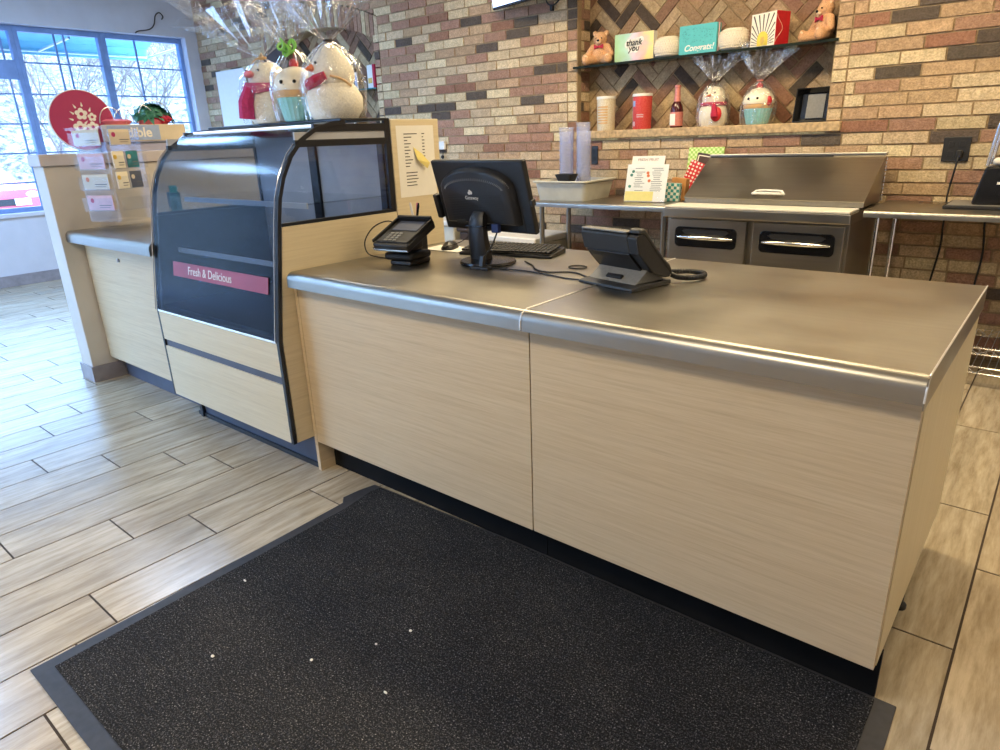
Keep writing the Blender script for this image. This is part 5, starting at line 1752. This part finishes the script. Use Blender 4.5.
def cupcake(label, x, y, z, rz, s, seed, fl, name_mat='aqua', ribbon='rose'):
    t = thing('cupcake_jar', label, 'wrapped gift', (x, y, z), rz)
    def S(pr):
        return [(a * s, b * s) for a, b in pr]
    m_ = MB(); m_.lathe(S([(0, 0), (0.070, 0.0), (0.076, 0.01), (0.098, 0.105), (0.094, 0.112), (0, 0.112)]), (0, 0, 0), 72, (1, 1), 24, 0.022); m_.build('cup_base', name_mat, t, smooth=True)
    m_ = MB(); m_.lathe(S([(0, 0.108), (0.098, 0.108), (0.105, 0.122), (0.102, 0.140), (0, 0.142)]), (0, 0, 0), 36); m_.build('cake_band', 'tan', t, smooth=True)
    m_ = MB(); m_.lathe(S([(0, 0.135), (0.106, 0.140), (0.110, 0.158), (0.100, 0.19), (0.080, 0.22), (0.055, 0.238), (0.02, 0.248), (0, 0.25)]), (0, 0, 0), 36); m_.build('frosting_lid', 'plush_white' if False else 'cream', t, smooth=True)
    for sx in (-0.038, 0.026):
        m_ = MB(); m_.ball((sx * s, -0.098 * s, 0.175 * s), 0.0095 * s, 10, 8); m_.build('eye', 'black_gloss', t, smooth=True)
    m_ = MB(); m_.tube([((-0.018 + 0.012 * u) * s, -0.104 * s, (0.162 + 0.004 * u * u) * s) for u in (-1, -0.5, 0, 0.5, 1)], 0.0016, 6); m_.build('smile', 'black', t)
    m_ = MB(); m_.ball((0, 0, 0.262 * s), 0.023 * s, 14, 10); m_.tube([(0, 0, 0.28 * s), (0.006, 0, 0.31 * s)], 0.002, 6); m_.build('cherry', 'red', t, smooth=True)
    m_ = MB(); m_.ball((0.088 * s, -0.045 * s, 0.155 * s), (0.024 * s, 0.022 * s, 0.035 * s), 12, 8); m_.build('heart_patch', 'red', t, smooth=True)
    return t
t = cupcake('cellophane wrapped cupcake jar with aqua base on the stone sill', -1.668, 3.475, SZ, 0, 0.96, 31, None)
cellophane(t, 0.113, 0.285, 0.20, 0.175, 33, (0.03, 0), film='cello_shelf')
neck_ribbon(t, 0.285, 'rose', False)

t = thing('black_tray_box', 'black open shadow box tilted at the right of the stone sill', 'box', (-1.315, 3.47, SZ), R(-4))
m_ = MB()
tl = Matrix.Rotation(R(-9), 4, 'X')
w, h_ = 0.115, 0.222
o0 = m_.ring([(-w, 0, 0.002), (w, 0, 0.002), (w, 0, h_), (-w, 0, h_)])
o1 = m_.ring([(-w + 0.006, 0.0, 0.008), (w - 0.006, 0.0, 0.008), (w - 0.006, 0.0, h_ - 0.006), (-w + 0.006, 0.0, h_ - 0.006)])
o2 = m_.ring([(-w + 0.03, 0.055, 0.03), (w - 0.03, 0.055, 0.03), (w - 0.03, 0.055, h_ - 0.03), (-w + 0.03, 0.055, h_ - 0.03)])
ob = m_.ring([(-w + 0.02, 0.06, 0.006), (w - 0.02, 0.06, 0.006), (w - 0.02, 0.06, h_ - 0.02), (-w + 0.02, 0.06, h_ - 0.02)])
m_.skin([ob, o0, o1, o2]); m_.xf(tl); m_.build('box', 'black_gloss', t, bevel=0.002)
m_ = MB(); m_.box(-0.05, 0.065, 0.05, 0.0545, 0.035, h_ - 0.035); m_.xf(tl); m_.build('inner_panel', 'grey_light', t)

# ------------------------------------------------------------------ gifts on top of the display case
CT = 1.5235
t = thing('wrapped_plush', 'cellophane wrapped white plush with magenta scarf, leftmost on the case', 'wrapped gift', (-2.875, 0.37, CT), R(24))
m_ = MB()
m_.lathe([(0, 0), (0.085, 0.0), (0.112, 0.035), (0.115, 0.085), (0.098, 0.13), (0.075, 0.15), (0.085, 0.17), (0.088, 0.205), (0.070, 0.245), (0.04, 0.262), (0, 0.268)], (0.01, 0, 0), 28, (1, 0.85)); m_.build('body', 'plush_white', t, smooth=True)
m_ = MB(); m_.tube([(-0.09, -0.02, 0.165), (-0.055, -0.07, 0.152), (0.01, -0.085, 0.150), (0.07, -0.06, 0.155)], [0.02, 0.026, 0.024, 0.018], 8)
m_.tube([(-0.03, -0.085, 0.15), (-0.045, -0.105, 0.09), (-0.05, -0.108, 0.02)], [0.026, 0.036, 0.036], 8); m_.build('scarf', 'magenta', t, smooth=True)
m_ = MB(); m_.ball((-0.03, -0.078, 0.212), (0.026, 0.018, 0.016), 12, 8); m_.build('nose', 'pink', t, smooth=True)
for sx in (-0.05, 0.015):
    m_ = MB(); m_.ball((sx, -0.066, 0.228), 0.006, 8, 6); m_.build('eye', 'black_gloss', t, smooth=True)
cellophane(t, 0.128, 0.285, 0.215, 0.30, 41, (-0.07, 0))
neck_ribbon(t, 0.285, 'tan')

t = cupcake('cellophane wrapped cupcake jar with green ribbon, middle gift on the case', -2.645, 0.38, CT, R(36), 0.92, 51, None)
m_ = MB()
q = random.Random(12)
for k in range(5):
    a0 = q.uniform(0, 6)
    pts = [(0.030 * math.cos(a0) * (i / 10) + 0.018 * math.cos(a0 + i * 0.8) - 0.01, -0.04 + 0.03 * math.sin(a0) * (i / 10), 0.285 + 0.018 * math.sin(a0 + i * 0.8) + 0.003 * i) for i in range(13)]
    m_.tube(smooth_path(pts, 3), 0.0055, 5)
m_.build('curled_ribbon', 'green_ribbon', t, smooth=True)
cellophane(t, 0.112, 0.30, 0.20, 0.17, 53, (-0.05, 0.0))

t = thing('wrapped_plush', 'large cellophane wrapped white snowman with red scarf, rightmost on the case', 'wrapped gift', (-2.435, 0.42, CT), R(18))
m_ = MB()
m_.lathe([(0, 0), (0.10, 0.0), (0.128, 0.04), (0.130, 0.085), (0.108, 0.125), (0.092, 0.142), (0.104, 0.165), (0.100, 0.205), (0.074, 0.25), (0.045, 0.285), (0.02, 0.302), (0, 0.306)], (0, 0, 0), 30, (1, 0.88)); m_.build('body', 'plush_white', t, smooth=True)
m_ = MB(); m_.tube([(-0.095, -0.03, 0.135), (-0.06, -0.085, 0.142), (-0.01, -0.10, 0.155), (0.03, -0.088, 0.172)], [0.018, 0.022, 0.024, 0.018], 8); m_.build('scarf', 'crimson', t, smooth=True)
m_ = MB(); m_.tube([(-0.04, -0.082, 0.205), (-0.05, -0.108, 0.200)], [0.016, 0.006], 10); m_.build('nose', 'orange', t, smooth=True)
m_ = MB(); m_.tube(smooth_path([(0.05, -0.085, 0.17), (0.09, -0.06, 0.155), (0.108, -0.02, 0.13)]), 0.005, 6); m_.build('cord_trim', 'tan', t, smooth=True)
for sx in (-0.075, -0.02):
    m_ = MB(); m_.ball((sx, -0.08, 0.225), 0.006, 8, 6); m_.build('eye', 'black_gloss', t, smooth=True)
cellophane(t, 0.142, 0.315, 0.24, 0.30, 61, (-0.0, 0))
neck_ribbon(t, 0.315, 'walnut', False)

# ------------------------------------------------------------------ left niche and the wall beside it
t = thing('glass_shelf', 'short glass shelf with two cards in the arched niche', 'shelf', (-5.8, 3.5, 1.95))
m_ = MB(); m_.box(-6.05, -5.592, 3.395, 3.60, 1.942, 1.951); m_.build('pane', 'shelf_glass', t, world=True)
m_ = MB(); m_.box(-6.05, -5.592, 3.388, 3.3945, 1.941, 1.952); m_.build('front_edge', 'teal_dark', t, world=True)
t = thing('greeting_card', 'thin white card standing on the short glass shelf', 'card', (-5.965, 3.45, 1.952))
m_ = MB(); m_.obox((0, 0, 0.087), (0.045, 0.012, 0.172), (0, R(-3), 0)); m_.build('card', 'white', t, bevel=0.001)
m_ = MB(); m_.obox((0, -0.0065, 0.09), (0.03, 0.001, 0.10), (0, R(-3), 0)); m_.build('card_print', 'blue_label', t)
t = thing('gift_box', 'white gift box with crimson side on the short glass shelf', 'gift box', (-5.71, 3.44, 1.952), R(-14))
m_ = MB(); m_.box(-0.085, 0.035, 0, 0.08, 0, 0.225); b_ = m_.build('carton', 'white', t, bevel=0.002)
m_ = MB(); m_.box(0.0355, 0.085, 0.0, 0.082, 0, 0.225); m_.build('side_panel', 'crimson', t, bevel=0.002)
m_ = MB(); m_.box(-0.07, 0.02, -0.002, -0.0005, 0.05, 0.10); m_.build('printed_band', 'gold', b_)
t = thing('picture_frame', 'brown framed dark picture leaning in the arched niche', 'frame', (-6.27, 3.47, SZ), R(-5))
tl = Matrix.Rotation(R(-5), 4, 'X')
m_ = MB(); w, h_ = 0.22, 0.73
for b_ in ((-w, w, 0, 0.02, 0, 0.03), (-w, w, 0, 0.02, h_ - 0.03, h_), (-w, -w + 0.03, 0, 0.02, 0.03, h_ - 0.03), (w - 0.03, w, 0, 0.02, 0.03, h_ - 0.03)):
    m_.box(*b_)
m_.xf(tl); m_.build('frame', 'walnut', t, bevel=0.003)
m_ = MB(); m_.box(-w + 0.03, w - 0.03, 0.006, 0.016, 0.03, h_ - 0.03); m_.xf(tl); m_.build('mat_border', 'cream', t)
m_ = MB(); m_.box(-w + 0.055, w - 0.055, 0.0045, 0.0058, 0.055, h_ - 0.055); m_.xf(tl); m_.build('picture', 'brown_box', t)
t = thing('wall_plaque', 'dark hexagonal board on the bricks behind the wrapped gifts', 'plaque', (-7.28, 3.38, 2.12))
m_ = MB(); m_.prism([(-0.26, 0.06), (-0.25, 0.30), (0.05, 0.43), (0.24, 0.20), (0.16, 0.02), (-0.06, 0.0)], 'y', -0.012, 0.0); m_.build('board', 'walnut', t, bevel=0.004)
m_ = MB(); m_.box(-0.24, 0.2, 0.0005, 0.012, 0.12, 0.2); m_.build('backing', 'black', t)
t = thing('white_poster', 'blank white board on the bricks left of the wrapped gifts', 'poster', (-8.33, 3.392, 1.52))
m_ = MB(); m_.box(-0.335, 0.335, -0.018, 0.0, 0.0, 0.82); m_.build('board', 'white', t, bevel=0.003)
m_ = MB(); m_.box(-0.32, 0.32, -0.0195, -0.0182, 0.015, 0.805); m_.build('sheet', 'paper', t)

# ------------------------------------------------------------------ on the half wall: round sign, carton, baskets
CZ = 1.4205
t = thing('round_sign', 'round red sign with white flowers standing on the half wall', 'sign', (-4.655, 0.192, CZ), R(-8))
rS = 0.178
m_ = MB(); m_.cyl((0.012, 0, rS + 0.012), (-0.034, 0, rS + 0.012), rS, n=64); m_.build('rim', 'white', t, bevel=0.003)
m_ = MB(); m_.cyl((0.0125, 0, rS + 0.012), (0.0150, 0, rS + 0.012), rS - 0.006, n=64); dk = m_.build('disc', 'sign_red', t)
m_ = MB(); m_.box(-0.04, 0.035, -0.06, 0.06, 0.0, 0.012); m_.build('foot', 'blue_label', t, bevel=0.002)
def flower(m_, cy, cz, r):
    for i in range(5):
        a = 2 * PI * i / 5 + 0.3
        m_.cyl((0.0151 + 0.0001 * i, cy + r * 0.58 * math.cos(a), cz + r * 0.58 * math.sin(a)), (0.0163 + 0.0001 * i, cy + r * 0.58 * math.cos(a), cz + r * 0.58 * math.sin(a)), r * 0.40, n=18)
m_ = MB()
fl = [(-0.020, 0.148, 0.040), (0.050, 0.150, 0.034), (0.0, 0.226, 0.036), (0.056, 0.208, 0.026)]
for f_ in fl:
    flower(m_, *f_)
for cy, cz, a in ((-0.034, 0.280, 0.5), (-0.058, 0.240, 0.9), (0.056, 0.262, -0.4), (0.012, 0.292, 0.0), (-0.070, 0.200, 1.2), (0.026, 0.186, -0.8)):
    for k in range(4):
        m_.cyl((0.0151, cy + 0.006 * k * math.sin(a), cz - 0.006 * k * math.cos(a)), (0.0163, cy + 0.006 * k * math.sin(a), cz - 0.006 * k * math.cos(a)), 0.002 + 0.0014 * k, n=10)
m_.build('flower_emblem', 'paper', dk)
m_ = MB()
for cy, cz, r in fl:
    m_.cyl((0.0164, cy, cz), (0.0174, cy, cz), r * 0.30, n=14)
m_.build('flower_centres', 'sign_red', dk)

t = thing('flat_carton', 'lavender grey flat carton lying on the half wall under the beige box', 'carton', (-4.64, 0.53, CZ))
m_ = MB(); m_.box(-0.085, 0.088, -0.27, 0.27, 0, 0.060); m_.build('carton', 'carton_grey', t, bevel=0.003)
m_ = MB(); m_.box(0.0882, 0.0892, -0.26, 0.26, 0.044, 0.056); m_.build('dark_band', 'case_grey', t)
t = thing('display_carton', 'beige display carton with a blue lettered label on the half wall', 'carton', (-4.64, 0.535, CZ + 0.0605))
m_ = MB(); m_.box(-0.08, 0.085, -0.255, 0.25, 0, 0.100); c_ = m_.build('carton', 'carton', t, bevel=0.003)
m_ = MB(); m_.box(0.0855, 0.0868, -0.25, 0.075, 0.006, 0.096); lb = m_.build('label', 'blue_label', c_)
text('lettering', 'edible', 0.082, 'paper', lb, (0.0872, -0.075, 0.05), (R(90), 0, R(90)), 'CENTER', bold=0.002)
BZ = CZ + 0.161
t = thing('wire_basket', 'wire hoop basket of green leaves and a crimson flower on the beige carton', 'basket', (-4.64, 0.62, BZ))
m_ = MB()
q = random.Random(15)
for i in range(170):
    th, ph = q.uniform(0, 2 * PI), q.uniform(0.05, 1.45)
    c = Vector((0.065 * math.cos(th) * math.sin(ph), 0.118 * math.sin(th) * math.sin(ph), 0.02 + 0.098 * math.cos(ph)))
    d = Vector((c.x, c.y, c.z * 0.8)).normalized()
    sd = d.orthogonal().normalized()
    sd = (Matrix.Rotation(q.uniform(0, 6.28), 3, d) @ sd)
    L, w = q.uniform(0.034, 0.052), q.uniform(0.014, 0.021)
    up = d.cross(sd)
    v = [m_.bm.verts.new(c + x) for x in (sd * -L * 0.2, up * w + d * 0.004, sd * L + d * 0.010, -up * w + d * 0.004)]
    m_.bm.faces.new(v)
m_.ball((0, 0, 0.055), (0.058, 0.108, 0.062), 14, 10)
m_.build('leaves', 'leaf', t, fix=False)
m_ = MB(); m_.lathe([(0.0, 0.0), (0.055, 0.0), (0.07, 0.028), (0.066, 0.03), (0, 0.022)], (0, 0, 0), 24, (1, 1.6)); m_.build('dish', 'dish', t, smooth=True)
m_ = MB()
for i in range(9):
    a = 2 * PI * i / 9
    m_.ball((0.05 + 0.018 * math.cos(a) * 0.4, 0.03 + 0.05 * math.cos(a), 0.032 + 0.016 * math.sin(a)), (0.016, 0.024, 0.012), 8, 6)
m_.ball((0.06, 0.03, 0.034), (0.014, 0.05, 0.016), 10, 8)
m_.build('crimson_flower', 'crimson', t, smooth=True)
m_ = MB()
for yo, rr in ((0.01, 0.115),):
    m_.tube([(0.02, yo + rr * math.cos(a), 0.008 + 1.22 * rr * math.sin(a)) for a in [PI * i / 20 for i in range(21)]], 0.0035, 6)
m_.tube([(0.05, -0.095 + 0.10 * math.cos(a), 0.008 + 1.1 * 0.10 * math.sin(a)) for a in [PI * i / 20 for i in range(21)]], 0.0035, 6)
m_.build('hoop', 'wire', t, smooth=True)
t = thing('wire_basket', 'pink dish with thin wire hoops beside the round red sign', 'basket', (-4.64, 0.385, BZ))
m_ = MB(); m_.lathe([(0.0, 0.0), (0.05, 0.0), (0.068, 0.022), (0.05, 0.034), (0.0, 0.036)], (0, 0, 0), 24, (1, 1.45)); m_.build('dish', 'dish', t, smooth=True)
m_ = MB()
m_.tube([(0.02, -0.035 + 0.07 * math.cos(a), 0.01 + 1.35 * 0.07 * math.sin(a)) for a in [PI * i / 20 for i in range(21)]], 0.003, 6)
m_.tube([(-0.01, 0.055 + 0.06 * math.cos(a), 0.01 + 1.45 * 0.06 * math.sin(a)) for a in [PI * i / 20 for i in range(21)]], 0.003, 6)
m_.build('hoop', 'wire', t, smooth=True)

# wire hook on the wall over the window
m_ = MB(); m_.tube(smooth_path([(-9.035, 2.62, 2.775), (-9.035, 2.66, 2.80), (-9.035, 2.80, 2.83), (-9.035, 2.87, 2.89), (-9.035, 2.905, 2.99), (-9.035, 2.96, 3.03), (-9.035, 3.0, 2.99), (-9.035, 2.975, 2.955)]), 0.007, 6)
tag(m_.build('wall_hook', 'dark_wire', smooth=True), 'curled dark wire hook on the white wall above the window', 'hook')

# ------------------------------------------------------------------ clear card rack on the left counter top
LT = 0.9745
RK = thing('card_rack', 'clear acrylic gift card rack on the short steel countertop', 'card rack', (-4.345, 0.19, LT), R(20))
m_ = MB(); m_.lathe([(0.0, 0.0), (0.175, 0.0), (0.178, 0.008), (0.165, 0.018), (0.0, 0.02)], (0, 0, 0), 36); m_.build('base', 'acrylic', RK, smooth=True)
m_ = MB(); m_.lathe([(0.13, 0.021), (0.135, 0.03), (0.12, 0.04), (0.10, 0.042)], (0, 0, 0), 36); m_.build('turntable', 'acrylic', RK, smooth=True)
H = 0.125
m_ = MB()
m_.box(-H, H, -H, -H + 0.004, 0.05, 0.57); m_.box(H - 0.004, H, -H + 0.004, H, 0.05, 0.57); m_.box(-H, H - 0.004, H - 0.004, H, 0.05, 0.57); m_.box(-H, -H + 0.004, -H + 0.004, H - 0.004, 0.05, 0.57)
m_.build('tower', 'acrylic', RK)
m_ = MB(); m_.box(-H - 0.02, H + 0.02, -H - 0.02, H + 0.02, 0.57, 0.585); m_.box(-H - 0.02, H + 0.02, -H - 0.02, H + 0.02, 0.44, 0.452); m_.build('top_tray', 'acrylic', RK)
tiers = [0.48, 0.35, 0.235, 0.115]
for z in tiers:
    m_ = MB()
    m_.box(-H + 0.005, H - 0.005, -H - 0.030, -H - 0.026, z, z + 0.075)
    m_.box(-H + 0.005, H - 0.005, -H - 0.026, -H - 0.0005, z, z + 0.003)
    m_.build('pocket', 'acrylic', RK)
    m_ = MB()
    m_.box(H + 0.026, H + 0.030, -H + 0.005, H - 0.005, z, z + 0.075)
    m_.box(H + 0.0005, H + 0.026, -H + 0.005, H - 0.005, z, z + 0.003)
    m_.build('pocket', 'acrylic', RK)
rz = R(20)
def rackpos(u, v, z):
    return (-4.345 + u * math.cos(rz) - v * math.sin(rz), 0.19 + u * math.sin(rz) + v * math.cos(rz), LT + z)
def gcard(label, u, v, z, w, h_, face, mat, emb, side_):
    t = thing('gift_card', label, 'gift card', rackpos(u, v, z), rz + (PI / 2 if side_ else 0), 'gift cards in the clear rack')
    m_ = MB(); m_.box(-w / 2, w / 2, -0.006, 0.0, 0, h_); c = m_.build('card', mat, t, bevel=0.001)
    m_ = MB(); m_.cyl((-w * 0.3, -0.0062, h_ * 0.66), (-w * 0.3, -0.0072, h_ * 0.66), min(w, h_) * 0.16, n=14); m_.build('emblem', emb, c)
    m_ = MB(); m_.box(-w * 0.05, w * 0.42, -0.0070, -0.0062, h_ * 0.30, h_ * 0.36); m_.box(-w * 0.05, w * 0.36, -0.0070, -0.0062, h_ * 0.16, h_ * 0.20); m_.build('printed_lines', 'ink_lt', c)
gcard('tan gift card in the top front pocket of the clear rack', 0.0, -H - 0.008, 0.4845, 0.20, 0.085, 0, 'carton', 'magenta', 0)
gcard('white gift card with a round red mark, second pocket of the clear rack', 0.0, -H - 0.008, 0.3545, 0.20, 0.085, 0, 'pale_pink', 'crimson', 0)
gcard('beige gift card with an orange mark, third pocket of the clear rack', 0.0, -H - 0.008, 0.2395, 0.20, 0.085, 0, 'carton', 'orange', 0)
gcard('pale pink gift card low on the front of the clear rack', 0.0, -H - 0.008, 0.1195, 0.20, 0.085, 0, 'pale_pink', 'crimson', 0)
gcard('beige gift card in the top pocket on the right side of the clear rack', H + 0.008, -0.03, 0.4845, 0.14, 0.085, 0, 'carton', 'magenta', 1)
gcard('cream gift card in the second pocket on the right side of the clear rack', H + 0.008, -0.07, 0.3545, 0.08, 0.095, 0, 'cream', 'gold', 1)
gcard('dark teal gift card in the second pocket on the right side of the clear rack', H + 0.008, 0.03, 0.3545, 0.08, 0.095, 0, 'teal_dark', 'carton', 1)
gcard('cream gift card in the third pocket on the right side of the clear rack', H + 0.008, -0.07, 0.2395, 0.08, 0.095, 0, 'cream', 'gold', 1)
gcard('slate gift card in the third pocket on the right side of the clear rack', H + 0.008, 0.03, 0.2395, 0.08, 0.095, 0, 'case_grey', 'carton', 1)
t = thing('tea_box', 'teal patterned box standing between the clear rack and the display case', 'box', (-4.13, 0.42, LT), R(-18))
m_ = MB(); m_.box(-0.045, 0.075, -0.03, 0.03, 0, 0.20); b_ = m_.build('carton', 'teal_dark', t, bevel=0.002)
m_ = MB(); m_.box(-0.02, 0.055, -0.0315, -0.0302, 0.05, 0.11); m_.build('label', 'gold', b_)
m_ = MB(); m_.box(0.03, 0.07, -0.02, 0.02, 0.2005, 0.24); m_.build('top_tab', 'teal', t)

# ------------------------------------------------------------------ light
w = bpy.data.worlds.new('daylight')
scene.world = w
w.use_nodes = True
bg = w.node_tree.nodes['Background']
bg.inputs['Color'].default_value = (0.36, 0.60, 1.0, 1)
bg.inputs['Strength'].default_value = 11.0
sd = bpy.data.lights.new('sun', 'SUN')
sd.energy = 4.0
sd.angle = R(1.5)
sd.color = (0.62, 0.80, 1.0)
so = bpy.data.objects.new('sun', sd)
COL.objects.link(so)
so.rotation_euler = Vector((-0.70, -0.20, -0.68)).to_track_quat('-Z', 'Y').to_euler()
so.location = (0, 0, 20)
# portals help the sky find its way through the windows (they add no light of their own)
for i, (c_, sz, rot_) in enumerate((((XL - 0.1, 1.47, 1.785), (1.96, 3.5), (0, R(-90), 0)), ((XL - 0.1, -2.47, 1.53), (2.45, 3.45), (0, R(-90), 0)),
                                    ((-6.9, YF - 0.05, 1.5), (3.4, 2.4), (R(90), 0, 0)))):
    ld = bpy.data.lights.new('window_portal', 'AREA')
    ld.shape = 'RECTANGLE'
    ld.size, ld.size_y = sz
    ld.cycles.is_portal = True
    lo = bpy.data.objects.new('window_portal', ld)
    COL.objects.link(lo)
    lo.location = c_
    lo.rotation_euler = rot_

scene.view_settings.view_transform = 'Standard'
scene.view_settings.look = 'None'
scene.view_settings.gamma = 1.0
scene.view_settings.exposure = 0.1
scene.view_settings.use_curve_mapping = False
scene.cycles.use_denoising = True
scene.cycles.use_adaptive_sampling = False
scene.cycles.denoising_input_passes = 'RGB_ALBEDO_NORMAL'
scene.cycles.denoising_prefilter = 'ACCURATE'
scene.cycles.max_bounces = 10
scene.cycles.transparent_max_bounces = 24
scene.cycles.sample_clamp_indirect = 6.0
scene.cycles.caustics_reflective = False
scene.cycles.caustics_refractive = False
